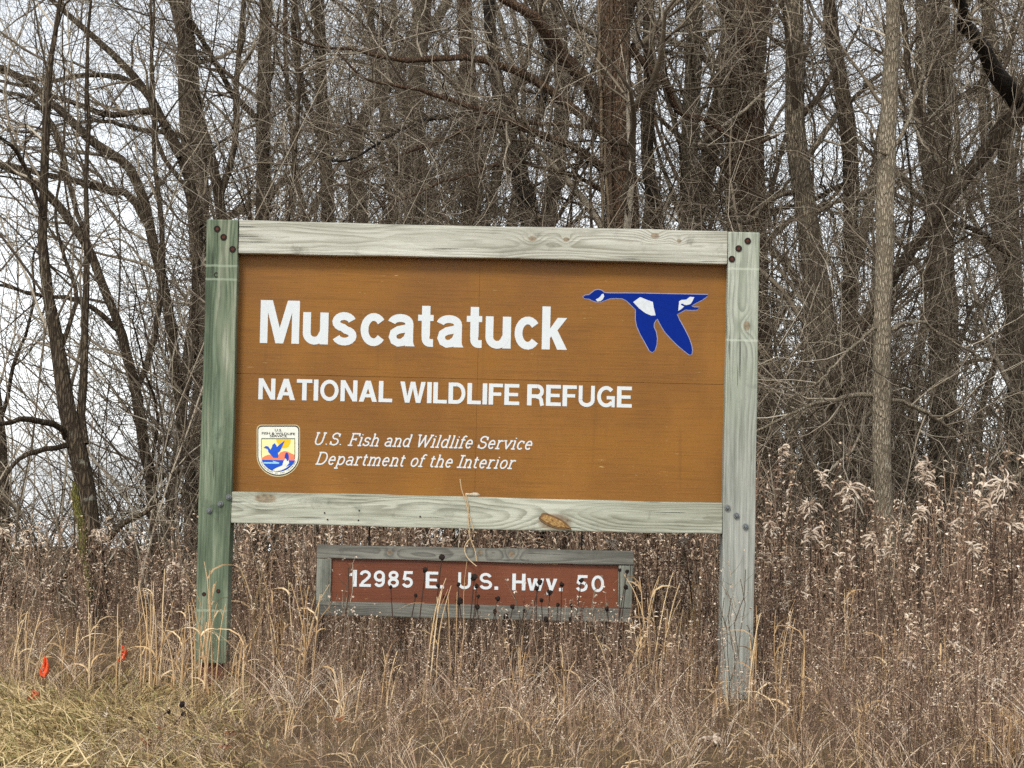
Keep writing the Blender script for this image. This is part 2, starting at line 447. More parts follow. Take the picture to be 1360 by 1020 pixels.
# bolts: dark counterbores with rusty heads on top, domed zinc heads below
M_boltrim = plain('bolt_hole_rim', lin(38, 26, 22), .8); M_bolt = plain('rusty_bolt', lin(88, 48, 36), .6, .2, 200, .4)
M_zinc = plain('grey_bolt', lin(126, 130, 130), .5, .2, 200, .5)
def disc(bm, x, y, z, r, d, seg=16, dome=0.0):
    c = bmesh.ops.create_cone(bm, cap_ends=True, segments=seg, radius1=r, radius2=r * (1 - dome), depth=d,
                              matrix=Matrix.Translation((x, y, z)) @ Matrix.Rotation(math.pi / 2, 4, 'X'))
    return c
def ring(bm, x, y, z, r, w_, d, seg=18):
    for i in range(seg):
        a0, a1 = i / seg * 2 * math.pi, (i + 1) / seg * 2 * math.pi
        q = [(r, a0), (r, a1), (r - w_, a1), (r - w_, a0)]
        f = [bm.verts.new((x + k * math.cos(t), y - d, z + k * math.sin(t))) for k, t in q]
        bk = [bm.verts.new((x + k * math.cos(t), y + .002, z + k * math.sin(t))) for k, t in q]
        bm.faces.new(f)
        bm.faces.new((f[0], f[1], bk[1], bk[0])); bm.faces.new((f[3], f[2], bk[2], bk[3]))
    bmesh.ops.remove_doubles(bm, verts=bm.verts, dist=1e-5)
def bolt(px, py, parent, zinc=False, r=.0145):
    x, z = S(px, py); bm = bmesh.new()
    if zinc:
        disc(bm, x, -.004, z, r * 1.0, .009, 18, .0)
        disc(bm, x, -.012, z, r * .72, .008, 18, .35)
        obj_bm('bolt', bm, M_zinc, parent)
    else:
        ring(bm, x, 0, z, r, r * .42, .0035); b = obj_bm('bolt', bm, M_boltrim, parent)
        bm = bmesh.new(); disc(bm, x, -.001, z, r * .56, .0035, 6); obj_bm('bolt_head', bm, M_bolt, b)
for q in ((288.5, 304), (297, 315), (309, 331)): bolt(*q, post_l)
for q in ((304, 660), (293, 669), (278, 678)): bolt(*q, post_l, True, .012)
for q in ((993, 320), (981, 330), (972, 344)): bolt(*q, post_r)
for q in ((966, 674), (978, 684.5), (990, 699)): bolt(*q, post_r, True, .0125)
for q in ((290, 785), (271, 789)): bolt(*q, post_l, False, .009)

# painted plywood panels
def panel_mat(name, c1, c2, seed):
    N = Nodes(name); o = N.obj(); x, y, z = N.sep(o)
    gr = N.noise(N.xyz(N.m('MULTIPLY', x, 5), N.m('MULTIPLY', z, 120), seed), 1, 4, .6)
    gr2 = N.noise(N.xyz(N.m('MULTIPLY', x, 1.6), N.m('MULTIPLY', z, 28), seed + 3), 1, 3, .6)
    bl = N.noise(o, 2.3, 4, .6)
    col = N.mix(N.sm(bl, .3, .7), c1, c2)
    col = N.mix(N.sm(gr, .5, .75, 0, .45), col, tuple(c * .55 for c in c1[:3]) + (1,))
    col = N.mix(N.sm(gr2, .56, .7, 0, .3), col, tuple(c * .6 for c in c1[:3]) + (1,))
    fade = N.noise(N.xyz(N.m('MULTIPLY', x, 2.2), N.m('MULTIPLY', z, .9), seed + 11), 1, 5, .65)
    col = N.mix(N.sm(fade, .45, .75, 0, .30), col, tuple(min(1, c * 1.35 + .015) for c in c2[:3]) + (1,))
    run = N.noise(N.xyz(N.m('MULTIPLY', x, 34), N.m('MULTIPLY', z, 1.1), seed + 17), 1, 3, .6)
    col = N.mix(N.sm(run, .58, .74, 0, .22), col, tuple(c * .5 for c in c1[:3]) + (1,))
    # scuffs and pale scratches
    sc = N.noise(N.xyz(N.m('MULTIPLY', x, 14), N.m('MULTIPLY', z, 90), seed + 7), 1, 3, .7)
    sp_ = N.noise(o, 5, 2)
    f = N.m('MULTIPLY', N.sm(sc, .65, .74, 0, .7), N.sm(sp_, .52, .62))
    col = N.mix(f, col, lin(206, 176, 120))
    N.bump(N.m('ADD', gr, N.m('MULTIPLY', gr2, .6)), .35, .0025)
    N.b.inputs['Specular IOR Level'].default_value = .35
    return N.done(col, N.sm(bl, .3, .7, .48, .62))
M_panel = panel_mat('ochre_panel', lin(121, 77, 16), lin(136, 89, 23), 2.0)
seam_x, seam_z = P(634, 505, PY)[0], P(640, 503.5, PY)[2]
x0, x1, z0, z1 = -1.236, .951, .886, 1.96
for (a, b, c, d) in ((x0, seam_x - .0003, seam_z + .0007, z1), (seam_x + .0003, x1, seam_z + .0007, z1),
                     (x0, seam_x - .0003, z0, seam_z - .0007), (seam_x + .0003, x1, z0, seam_z - .0007)):
    bm = bmesh.new(); box(bm, a, b, PY, PY + .019, c, d, .0005); obj_bm('panel', bm, M_panel, sign, OFF)

# added sheet behind the four panels, blocks sky light from the seams
bm = bmesh.new(); box(bm, x0 + .002, x1 - .002, PY + .0195, PY + .032, z0 + .002, z1 - .002, .001)
obj_bm('added_seam_backing', bm, plain('seam_backing_tan', lin(170, 132, 84), .9), sign, OFF)
# lettering
def white_paint(name, c):
    N = Nodes(name); n = N.noise(N.obj(), 45, 4, .7); n2 = N.noise(N.obj(), 220, 2)
    col = N.mix(N.sm(n, .35, .75, 0, .18), c, tuple(k * .75 for k in c[:3]) + (1,))
    col = N.mix(N.sm(n2, .7, .78, 0, .6), col, lin(150, 120, 70))
    return N.done(col, .5)
M_white = white_paint('white_lettering', lin(206, 211, 212))
def text_mesh(s, offset=0.0):
    cu = bpy.data.curves.new('t', 'FONT'); cu.body = s; cu.size = 1; cu.offset = offset; cu.resolution_u = 5
    o = bpy.data.objects.new('t', cu); COL.objects.link(o)
    me = bpy.data.meshes.new_from_object(o)
    bpy.data.objects.remove(o)
    n = len(me.vertices); co = np.zeros(n * 3); me.vertices.foreach_get('co', co); co = co.reshape(-1, 3)
    fs = [tuple(p.vertices) for p in me.polygons]
    bpy.data.meshes.remove(me)
    return co, fs
CAPH = {}
def lettering(name, s, xl, xr, zb, cap, y, parent, mat, off, offset=0.0, track=0.0, thick=.0016, shear=0.0):
    """set a line of letters glyph by glyph so that it runs from xl to xr on baseline zb"""
    if offset not in CAPH:
        c, _ = text_mesh('H', offset); CAPH[offset] = (c[:, 1].min(), c[:, 1].max())
    co, fs = text_mesh(s, offset)
    b0, b1 = CAPH[offset]
    mx = co[:, 0].min(), co[:, 0].max()
    X_ = xl + (co[:, 0] - mx[0]) / (mx[1] - mx[0]) * (xr - xl)
    Z_ = zb + (co[:, 1] - b0) / (b1 - b0) * cap
    X_ = X_ + shear * (Z_ - zb)
    bm = bmesh.new()
    vs = [bm.verts.new((X_[i], y, Z_[i])) for i in range(len(co))]
    bmesh.ops.recalc_face_normals
    ff = []
    for f in fs:
        try: ff.append(bm.faces.new([vs[i] for i in f]))
        except ValueError: pass
    bmesh.ops.remove_doubles(bm, verts=bm.verts, dist=1e-6)
    r = bmesh.ops.extrude_face_region(bm, geom=bm.faces[:])
    bmesh.ops.translate(bm, verts=[g for g in r['geom'] if isinstance(g, bmesh.types.BMVert)], vec=(0, -thick, 0))
    return obj_bm(name, bm, mat, parent, off)
Yl = PY - .0004
pa = lambda x, y: P(x, y, PY)
# slanted slab-serif lettering drawn as strokes
def arc(cx, cy, rx, ry, a0, a1, n=9):
    return [(cx + rx * math.cos(math.radians(a0 + (a1 - a0) * i / n)), cy + ry * math.sin(math.radians(a0 + (a1 - a0) * i / n))) for i in range(n + 1)]
def ser(x, y, l=.09, r=.09): return [(x - l * 1.45, y), (x + r * 1.45, y)]
X0 = .68
GL = {   # glyph: (advance, strokes) cap height 1, x-height .68
 'U': (.92, [[(.16, 1), (.16, .35)] + arc(.43, .33, .27, .33, 180, 360) + [(.70, .35), (.70, 1)], ser(.16, 1), ser(.70, 1)]),
 'S': (.74, [[(.62, .72), (.60, .85)] + arc(.36, .76, .25, .24, 20, 250, 12) + arc(.37, .26, .27, .26, 80, -165, 12) + [(.09, .12)], [(.62, .98), (.62, .70)], [(.09, .02), (.09, .30)]]),
 'F': (.74, [[(.2, 0), (.2, 1)], [(.08, 1), (.70, 1), (.70, .78)], [(.2, .52), (.52, .52)], [(.52, .42), (.52, .62)], ser(.2, 0, .12, .14)]),
 'W': (1.16, [[(.10, 1), (.30, 0), (.56, .9), (.80, 0), (1.06, 1)], ser(.10, 1), ser(1.06, 1), ser(.56, .95, .06, .06)]),
 'D': (.90, [[(.18, 0), (.18, 1), (.42, 1)] + arc(.42, .5, .36, .5, 90, -90, 14) + [(.06, 0)], [(.06, 1), (.2, 1)]]),
 'I': (.40, [[(.2, 0), (.2, 1)], ser(.2, 1, .13, .13), ser(.2, 0, .13, .13)]),
 'i': (.34, [[(.17, 0), (.17, X0), (.06, X0)], ser(.17, 0, .1, .1), [(.17, .88), (.17, .96)]]),
 'l': (.34, [[(.17, 0), (.17, 1), (.06, 1)], ser(.17, 0, .1, .1)]),
 's': (.56, [arc(.28, .51, .18, .165, 30, 250, 9) + arc(.28, .17, .2, .17, 80, -160, 9), [(.46, .68), (.46, .50)], [(.08, 0), (.08, .18)]]),
 'h': (.70, [[(.16, 0), (.16, 1), (.05, 1)], arc(.35, .44, .19, .24, 180, 0, 8) + [(.54, 0)], ser(.16, 0, .1, .1), ser(.54, 0, .1, .1)]),
 'n': (.70, [[(.16, 0), (.16, X0), (.05, X0)], arc(.35, .44, .19, .24, 180, 0, 8) + [(.54, 0)], ser(.16, 0, .1, .1), ser(.54, 0, .1, .1)]),
 'm': (1.04, [[(.16, 0), (.16, X0), (.05, X0)], arc(.34, .44, .18, .24, 180, 0, 8) + [(.52, 0)], arc(.70, .44, .18, .24, 180, 0, 8) + [(.88, 0)], ser(.16, 0, .09, .09), ser(.52, 0, .09, .09), ser(.88, 0, .09, .09)]),
 'r': (.54, [[(.16, 0), (.16, X0), (.05, X0)], arc(.36, .42, .2, .26, 180, 50, 7), ser(.16, 0, .1, .14)]),
 'a': (.66, [[(.12, .58)] + arc(.31, .48, .2, .2, 120, 0, 7) + [(.51, 0), (.62, 0)], arc(.31, .19, .21, .19, 30, 360, 14)]),
 'd': (.68, [[(.42, 1), (.52, 1), (.52, 0), (.63, 0)], arc(.30, .34, .22, .34, 0, 360, 18)]),
 'p': (.70, [[(.05, X0), (.16, X0), (.16, -.3)], arc(.38, .34, .22, .34, 0, 360, 18), ser(.16, -.3, .1, .1)]),
 'e': (.62, [[(.10, .36), (.52, .36)] + arc(.31, .34, .21, .34, 5, 320, 16)]),
 'c': (.60, [arc(.32, .34, .22, .34, 40, 315, 14), [(.50, .68), (.50, .48)]]),
 'o': (.66, [arc(.33, .34, .23, .34, 0, 360, 20)]),
 'f': (.42, [[(.17, 0), (.17, .8)] + arc(.31, .8, .14, .2, 180, 40, 6), [(.04, X0), (.36, X0)], ser(.17, 0, .1, .12)]),
 't': (.44, [[(.17, .92), (.17, .17)] + arc(.29, .16, .12, .16, 180, 310, 6), [(.04, X0), (.36, X0)]]),
 'v': (.64, [[(.08, X0), (.32, 0), (.56, X0)], ser(.08, X0, .08, .08), ser(.56, X0, .08, .08)]),
 '.': (.30, [[(.12, .01), (.12, .09)]]), ' ': (.34, []),
}

def rc(x0, y0, x1, y1): return [(x0, y0), (x1, y0), (x1, y1), (x0, y1)]
XH = .74
BOLD = {   # heavy grotesque: (advance, strokes, polygons)
 'M': (.91, [], [[(0, 0), (0, 1), (.28, 1), (.455, .36), (.63, 1), (.91, 1), (.91, 0), (.735, 0), (.735, .72), (.545, 0), (.365, 0), (.175, .72), (.175, 0)]]),
 'u': (.60, [[(.1, XH), (.1, .27)] + arc(.28, .26, .18, .18, 180, 335, 9) + [(.5, .3)]], [rc(.405, 0, .6, XH)]),
 's': (.59, [arc(.29, .535, .185, .135, 12, 262, 12) + arc(.30, .21, .195, .135, 78, -165, 12)], []),
 'c': (.57, [arc(.315, .37, .215, .295, 38, 322, 18)], []),
 'a': (.62, [arc(.29, .53, .205, .125, 172, 0, 12) + [(.495, .45)], [(.48, .43), (.38, .405), (.24, .375), (.135, .31), (.11, .21), (.15, .12), (.24, .075), (.34, .09), (.44, .17), (.48, .26)]], [rc(.40, .0, .59, .53), [(.5, 0), (.63, 0), (.60, .06), (.585, .14), (.5, .14)]]),
 't': (.36, [[(.185, .32), (.185, .2)] + arc(.28, .19, .095, .1, 180, 270, 8) + [(.36, .09)]], [rc(0, .60, .36, XH), rc(.0875, .25, .2825, .95)]),
 'k': (.58, [], [rc(0, 0, .19, 1), [(.17, .46), (.36, XH), (.58, XH), (.36, .45), (.59, 0), (.36, 0), (.22, .31), (.17, .24)]]),
 'N': (.74, [], [[(0, 0), (0, 1), (.2, 1), (.55, .34), (.55, 1), (.74, 1), (.74, 0), (.54, 0), (.19, .66), (.19, 0)]]),
 'A': (.80, [], [[(0, 0), (.21, 0), (.51, 1), (.29, 1)], [(.59, 0), (.8, 0), (.51, 1), (.29, 1)], rc(.18, .21, .62, .37)]),
 'T': (.68, [], [rc(0, .83, .68, 1), rc(.24, 0, .44, .9)]),
 'I': (.20, [], [rc(0, 0, .2, 1)]),
 'O': (.84, [arc(.42, .5, .32, .415, 0, 360, 30)], []),
 'L': (.60, [], [rc(0, 0, .2, 1), rc(.1, 0, .6, .17)]),
 'W': (1.12, [], [[(0, 1), (.2, 1), (.32, .3), (.46, 1), (.66, 1), (.8, .3), (.92, 1), (1.12, 1), (.9, 0), (.7, 0), (.56, .68), (.42, 0), (.22, 0)]]),
 'D': (.76, [[(.1, .915), (.36, .915)] + arc(.36, .5, .3, .415, 90, -90, 16) + [(.1, .085)]], [rc(0, 0, .2, 1)]),
 'F': (.62, [], [rc(0, 0, .2, 1), rc(.1, .83, .62, 1), rc(.1, .42, .55, .58)]),
 'E': (.66, [], [rc(0, 0, .2, 1), rc(.1, .83, .65, 1), rc(.1, .42, .6, .58), rc(.1, 0, .66, .17)]),
 'R': (.76, [[(.1, .915), (.45, .915)] + arc(.45, .68, .2, .235, 90, -90, 12) + [(.1, .445)], [(.42, .43), (.56, .38), (.62, .27), (.64, .12), (.67, 0)]], [rc(0, 0, .2, 1)]),
 'U': (.74, [[(.1, 1), (.1, .33)] + arc(.37, .33, .27, .25, 180, 360, 14) + [(.64, 1)]], []),
 'G': (.82, [arc(.42, .5, .32, .415, 42, 322, 22)], [rc(.44, .37, .8, .53), rc(.66, 0, .8, .45)]),
 'S': (.74, [arc(.36, .70, .25, .215, 14, 258, 14) + arc(.37, .29, .27, .205, 78, -165, 14)], []),
 'H': (.74, [], [rc(0, 0, .2, 1), rc(.54, 0, .74, 1), rc(.1, .42, .64, .59)]),
 'w': (.95, [], [[(x_ * .85, y_ * XH) for x_, y_ in [(0, 1), (.22, 1), (.33, .34), (.45, 1), (.67, 1), (.79, .34), (.9, 1), (1.12, 1), (.91, 0), (.69, 0), (.56, .62), (.43, 0), (.21, 0)]]]),
 'y': (.64, [[(.30, .1), (.25, -.08), (.18, -.14), (.06, -.14)]], [[(0, XH), (.2, XH), (.33, .28), (.45, XH), (.65, XH), (.4, .02), (.24, .02)]]),
 '1': (.42, [], [rc(.2, 0, .4, 1), [(0, .63), (0, .77), (.15, .82), (.23, 1), (.3, 1), (.3, .63)]]),
 '2': (.62, [arc(.31, .70, .21, .215, 175, -35, 12) + [(.36, .43), (.2, .28), (.12, .1)]], [rc(.02, 0, .6, .17)]),
 '9': (.62, [arc(.31, .66, .21, .255, 0, 360, 22), [(.52, .66), (.52, .42)] + arc(.31, .36, .21, .275, 0, -150, 10)], []),
 '8': (.62, [arc(.31, .735, .18, .18, 0, 360, 20), arc(.31, .29, .21, .205, 0, 360, 22)], []),
 '5': (.62, [[(.2, .95), (.135, .48)], arc(.30, .32, .21, .235, 140, -160, 14)], [rc(.12, .83, .56, 1)]),
 '0': (.64, [arc(.32, .5, .22, .415, 0, 360, 26)], []),
 '.': (.24, [], [rc(.02, 0, .22, .2)]),
}
def draw_text(name, s, xl, xr, zb, cap, y, parent, mat, off, font, wd, shear=0.0, gap=.1, space=.3):
    """letters drawn stroke by stroke; every word is a part of its own"""
    adv = 0; items = []; word = 0
    for ch in s:
        if ch == ' ': adv += space; word += 1; continue
        g = font[ch]; st = g[1]; po = g[2] if len(g) > 2 else []
        for k in st: items.append((word, 's', [(adv + p[0], p[1]) for p in k]))
        for k in po: items.append((word, 'p', [(adv + p[0], p[1]) for p in k]))
        adv += g[0] + gap
    h0 = wd / 2
    ext = [p[0] + shear * p[1] + e for w_, t_, k in items for p in k for e in ((-h0, h0) if t_ == 's' else (0,))]
    mn, mxx = min(ext), max(ext); fx = (xr - xl) / (mxx - mn)
    h = wd * cap * .5
    bms = {}
    for li, (w_, t_, k) in enumerate(items):
        bm = bms.setdefault(w_, bmesh.new()); yy = y - .0010 - (li % 5) * .00012
        k2 = [(xl + (p[0] + shear * p[1] - mn) * fx, zb + p[1] * cap) for p in k]
        if t_ == 'p':
            bm.faces.new([bm.verts.new((p[0], yy, p[1])) for p in k2]); continue
        closed = len(k2) > 6 and (Vector(k2[0]) - Vector(k2[-1])).length < 1e-5
        runs, cur_ = [], [k2[0]]
        for i in range(1, len(k2)):     # break strokes at sharp corners
            cur_.append(k2[i])
            if i < len(k2) - 1:
                d0 = (Vector(k2[i]) - Vector(k2[i - 1])); d1 = (Vector(k2[i + 1]) - Vector(k2[i]))
                if d0.length > 1e-6 and d1.length > 1e-6 and d0.angle(d1) > 1.0: runs.append(cur_); cur_ = [k2[i]]
        runs.append(cur_)
        for ri, kk in enumerate(runs):
            prev = None; y2 = yy - ri * .00003
            for i, p in enumerate(kk):
                if closed: a_, b_ = Vector(kk[i - 1 if i else -2]), Vector(kk[i + 1 if i < len(kk) - 1 else 1])
                else: a_, b_ = Vector(kk[max(i - 1, 0)]), Vector(kk[min(i + 1, len(kk) - 1)])
                d = b_ - a_; d = d.normalized() if d.length else Vector((1, 0)); nn = Vector((-d.y, d.x)) * h
                e = Vector(p)
                if len(runs) > 1 and not closed:
                    if i == 0 and ri > 0: e = e - d * h * .6
                    if i == len(kk) - 1 and ri < len(runs) - 1: e = e + d * h * .6
                cur2 = [bm.verts.new((e.x + nn.x, y2, e.y + nn.y)), bm.verts.new((e.x - nn.x, y2, e.y - nn.y))]
                if prev: bm.faces.new((prev[0], prev[1], cur2[1], cur2[0]))
                prev = cur2
    for w_, bm in bms.items():
        bmesh.ops.recalc_face_normals(bm, faces=bm.faces)
        for f in bm.faces:
            if f.normal.y > 0: f.normal_flip()
        r = bmesh.ops.extrude_face_region(bm, geom=bm.faces[:])
        bmesh.ops.translate(bm, verts=[g for g in r['geom'] if isinstance(g, bmesh.types.BMVert)], vec=(0, .0012, 0))
        bmesh.ops.triangulate(bm, faces=[f for f in bm.faces if len(f.verts) > 4])
        obj_bm(name, bm, mat, parent, off)
draw_text('place_lettering', 'Muscatatuck', pa(345, 455)[0], pa(753, 464)[0], pa(345, 455.5)[2], .1925, Yl, sign, M_white, OFF, BOLD, .182, gap=.075)
draw_text('refuge_lettering', 'NATIONAL WILDLIFE REFUGE', pa(343, 530)[0], pa(839, 541)[0], pa(343, 530)[2] - .001, .094, Yl, sign, M_white, OFF, BOLD, .18, gap=.07, space=.27)
draw_text('service_lettering', 'U.S. Fish and Wildlife Service', pa(418, 590)[0], pa(707, 597)[0], pa(418, 590.3)[2], .052, Yl, sign, M_white, OFF, GL, .125, .30, .035, .36)
draw_text('department_lettering', 'Department of the Interior', pa(418, 616)[0], pa(686, 622)[0], pa(418, 616.3)[2], .052, Yl, sign, M_white, OFF, GL, .125, .30, .035, .36)

# flying goose
M_blue = plain('blue_goose', lin(0, 36, 126), .5, .06, 60); M_edge = plain('pale_edge', lin(150, 150, 176), .6, .1)
M_patch = plain('white_patch', lin(206, 211, 214), .5, .06, 60)
def gp(pts, ox=760, oy=370, k=200 / 1360, up=.35):
    out = []
    for x, y in pts:
        X_, _, Z_ = P(ox + x * k, oy + y * k, PY); out.append((X_ - SX, Z_))
    return out
goose = [(97, 165), (118, 151), (150, 148), (175, 130), (205, 106), (235, 100), (265, 108), (290, 129), (330, 133), (480, 133), (620, 134), (760, 137), (900, 140), (1060, 143), (1225, 146), (1210, 165), (1175, 190),
 (1130, 212), (1090, 235), (1075, 248), (1100, 259), (1145, 260), (1130, 280), (1080, 283), (1020, 279), (985, 300), (945, 322), (965, 370), (1010, 450), (1050, 530), (1075, 600), (1083, 650), (1076, 685), (1055, 686),
 (1010, 650), (950, 600), (880, 530), (830, 470), (795, 410), (770, 362), (755, 372), (738, 400), (735, 435), (755, 480), (765, 540), (760, 600), (745, 645), (722, 665), (698, 650), (660, 580), (615, 500), (585, 430),
 (573, 370), (574, 280), (540, 245), (490, 197), (450, 178), (400, 175), (340, 178), (300, 193), (260, 208), (215, 208), (180, 196), (150, 181), (115, 179)]
LY = PY - 10.0
M_blue.node_tree.nodes['Principled BSDF'].inputs['Specular IOR Level'].default_value = .08
ge = obj_bm('goose_emblem', prism(gp(goose), LY - .0022, LY + .0002), M_blue, sign); ge['label'] = 'blue flying goose emblem'
obj_bm('outline', prism(grow_poly(gp(goose), .0035), LY - .0009, LY + .0003), M_edge, ge)
for ptx in ([(283, 138), (288, 160), (278, 185), (255, 204), (225, 206), (212, 189), (235, 178), (255, 160), (266, 141)],
            [(550, 212), (613, 168), (728, 212), (735, 260), (753, 332), (715, 335), (660, 312), (600, 266)],
            [(1062, 165), (1102, 168), (1085, 205), (1065, 232), (1030, 240), (1008, 236), (1000, 226), (980, 228), (983, 240), (1010, 252), (985, 276), (957, 292), (962, 240), (965, 205), (985, 193), (1030, 190)]):
    obj_bm('white_patch', prism(gp(ptx), LY - .0033, LY - .0005), M_patch, ge)

# agency shield
ek = lambda pts: gp(pts, 330, 555, 1 / 12)
def shield(x0, x1, y0, rc, ymid, yb, n=9):
    cx = (x0 + x1) / 2; p = []
    p += [(x0 + rc - rc * math.sin(t), y0 + rc - rc * math.cos(t)) for t in np.linspace(math.pi / 2, 0, n)]
    p += [(x1 - rc + rc * math.sin(t), y0 + rc - rc * math.cos(t)) for t in np.linspace(0, math.pi / 2, n)]
    p += [(cx + (x1 - cx) * math.cos(t), ymid + (yb - ymid) * math.sin(t)) for t in np.linspace(0, math.pi, 22)]
    return p
C = lambda n_, c: plain(n_, lin(*c), .5, .05, 60)
M_tan, M_black, M_cream = C('shield_border', (196, 180, 140)), C('shield_black', (26, 22, 18)), C('shield_cream', (226, 226, 212))
emb = obj_bm('agency_shield', prism(ek(shield(130, 822, 108, 78, 600, 940)), LY - .0008, LY + .0002), M_tan, sign)
emb['label'] = 'small cream shield emblem with bird, sun and mountains'
lay = [0]
def part(name, pts, mat, lvl, sm=0):
    return obj_bm(name, prism(ek(smooth_poly(pts, sm) if sm else pts), LY - .0008 - .0005 * lvl, LY - .0004), mat, emb)
part('black_band', shield(146, 808, 122, 66, 600, 922), M_black, 1)
part('cream_field', shield(158, 794, 142, 56, 600, 905), M_cream, 2)
part('picture_frame', shield(205, 744, 325, 2, 600, 858), C('frame_line', (70, 80, 60)), 3)
part('picture_sky', [(214, 340), (734, 340), (734, 700), (214, 700)], C('shield_sky', (238, 230, 166)), 4)
part('picture_sun', [(440, 341), (675, 341), (668, 410), (640, 460), (590, 482), (540, 478), (480, 430), (450, 380)], C('shield_sun', (246, 190, 40)), 5)
part('picture_mountain', [(214, 640), (260, 610), (310, 588), (350, 590), (400, 620), (470, 600), (510, 550), (570, 527), (620, 535), (680, 565), (734, 590), (734, 680), (214, 680)], C('shield_orange', (238, 130, 92)), 6)
part('picture_water', [(210, 666), (738, 678), (720, 720), (660, 780), (580, 830), (480, 856), (380, 840), (300, 790), (240, 730)], C('shield_blue', (18, 80, 190)), 7)
part('picture_foam', [(385, 835), (440, 800), (540, 760), (560, 690), (590, 645), (640, 660), (650, 720), (600, 780), (660, 755), (600, 800), (520, 838), (440, 852)], M_cream, 8)
part('wave', [(240, 705), (400, 705), (385, 680), (500, 715), (480, 732), (240, 728)], C('shield_wave', (150, 205, 225)), 8)
part('flying_duck', [(243, 470), (280, 448), (315, 455), (338, 488), (352, 505), (370, 480), (385, 430), (418, 402), (445, 440), (452, 465), (510, 415), (578, 362), (548, 430), (505, 520), (470, 555), (478, 600), (470, 632), (400, 635), (360, 590), (318, 540), (312, 508), (300, 492)], C('shield_duck', (24, 84, 200)), 9)
part('leaping_fish', [(575, 640), (585, 580), (605, 548), (630, 560), (645, 610), (640, 670), (620, 690), (600, 650)], C('shield_fish', (30, 66, 170)), 9)
def emb_text(nm, s, xl, xr, yb, cap):
    (xa, zb), (xb, _) = ek([(xl, yb), (xr, yb)])
    lettering(nm, s, xa, xb, zb, cap / 12 / 300, LY - .0017, emb, M_black, (0, 0, 0), .02, thick=.0006)
emb_text('shield_lettering', 'U.S.', 420, 535, 215, 38)
emb_text('shield_lettering', 'FISH & WILDLIFE', 212, 745, 264, 38)
emb_text('shield_lettering', 'SERVICE', 340, 612, 306, 36)
# rim lettering along the foot of the shield
bm = bmesh.new(); rim = 'DEPARTMENT OF THE INTERIOR'
for i, ch in enumerate(rim):
    if ch == ' ': continue
    t = math.radians(158 - (158 - 22) * i / (len(rim) - 1))
    co, fs = text_mesh(ch, .02)
    cx_, cy_ = 476 + 290 * math.cos(t), 600 + 283 * math.sin(t)
    a_ = math.pi / 2 - t
    vs = []
    for p in co:
        lx, ly = (p[0] - .35) * 26, (p[1] - .35) * 30
        q = ek([(cx_ + lx * math.cos(a_) + ly * math.sin(a_), cy_ + lx * math.sin(a_) * -1 * -1 - ly * math.cos(a_))])[0]
        vs.append(bm.verts.new((q[0], LY - .0022, q[1])))
    for f in fs:
        try: bm.faces.new([vs[k] for k in f])
        except ValueError: pass
obj_bm('rim_lettering', bm, M_black, emb)

# carved letter C on the left post
bm = bmesh.new(); cpx = [(293 + 0 * t, 0) for t in (0,)]
prev = None
for t in np.linspace(40, 320, 16):
    o_ = S(287.2 + 2.9 * math.cos(math.radians(t)), 365 - 3.3 * math.sin(math.radians(t)))
    i_ = S(287.2 + 2.0 * math.cos(math.radians(t)), 365 - 2.4 * math.sin(math.radians(t)))
    cur = [bm.verts.new((o_[0], -.0034, o_[1])), bm.verts.new((i_[0], -.0034, i_[1]))]
    if prev: bm.faces.new((prev[0], prev[1], cur[1], cur[0]))
    prev = cur
obj_bm('carved_letter', bm, M_boltrim, post_l)

# ------------------------------------------------------------------ hanging address board
AY = 10.03
A_off = ((-.84 + .552) / 2, AY, .358)
addr = empty('address_sign', A_off, 'small rust-red address board reading 12985 E. U.S. Hwy. 50, hung below the big sign', 'sign')
M_grey = wood('grey_board_long', 'X', .29, lin(142, 141, 132), lin(72, 71, 65), [(0, lin(88, 87, 80)), (.5, lin(110, 109, 101)), (1, lin(132, 131, 121))],
              [(-.38, .28, .014, .01, .02), (.16, .285, .015, .012, .03), (.02, .29, .012, .01, .02)], seed=6.2, ringf=90)
M_grey_v = wood('grey_board_short', 'Z', 0.0, lin(146, 147, 137), lin(78, 78, 71), [(0, lin(98, 99, 91)), (.5, lin(118, 120, 110)), (1, lin(138, 140, 128))], [], seed=2.2, ringf=90)
def apx(px, py): 
    p = P(px, py, AY); return p[0], p[2]
xl, zt_l = apx(421, 724); xr, zt_r = apx(842, 730)
zt_l = .665; zb_l = .357
obj_bm('frame_board', timber(xl, xr, AY, AY + .04, .607, .668, 'X', 11, .004, .0016), M_grey, addr, A_off)
obj_bm('frame_board', timber(xl + .002, xr - .004, AY, AY + .04, .355, .416, 'X', 12, .004, .0016), M_grey, addr, A_off)
obj_bm('frame_board', timber(xl + .002, xl + .066, AY + .002, AY + .038, .4175, .6055, 'Z', 13, .004, .001), M_grey_v, addr, A_off)
obj_bm('frame_board', timber(xr - .066, xr - .003, AY + .002, AY + .038, .4175, .6055, 'Z', 14, .004, .001), M_grey_v, addr, A_off)
M_red = panel_mat('rust_red_panel', lin(98, 50, 26), lin(110, 58, 31), 9.0)
bm = bmesh.new(); box(bm, xl + .06, xr - .06, AY + .018, AY + .03, .41, .612, .001); obj_bm('panel', bm, M_red, addr, A_off)
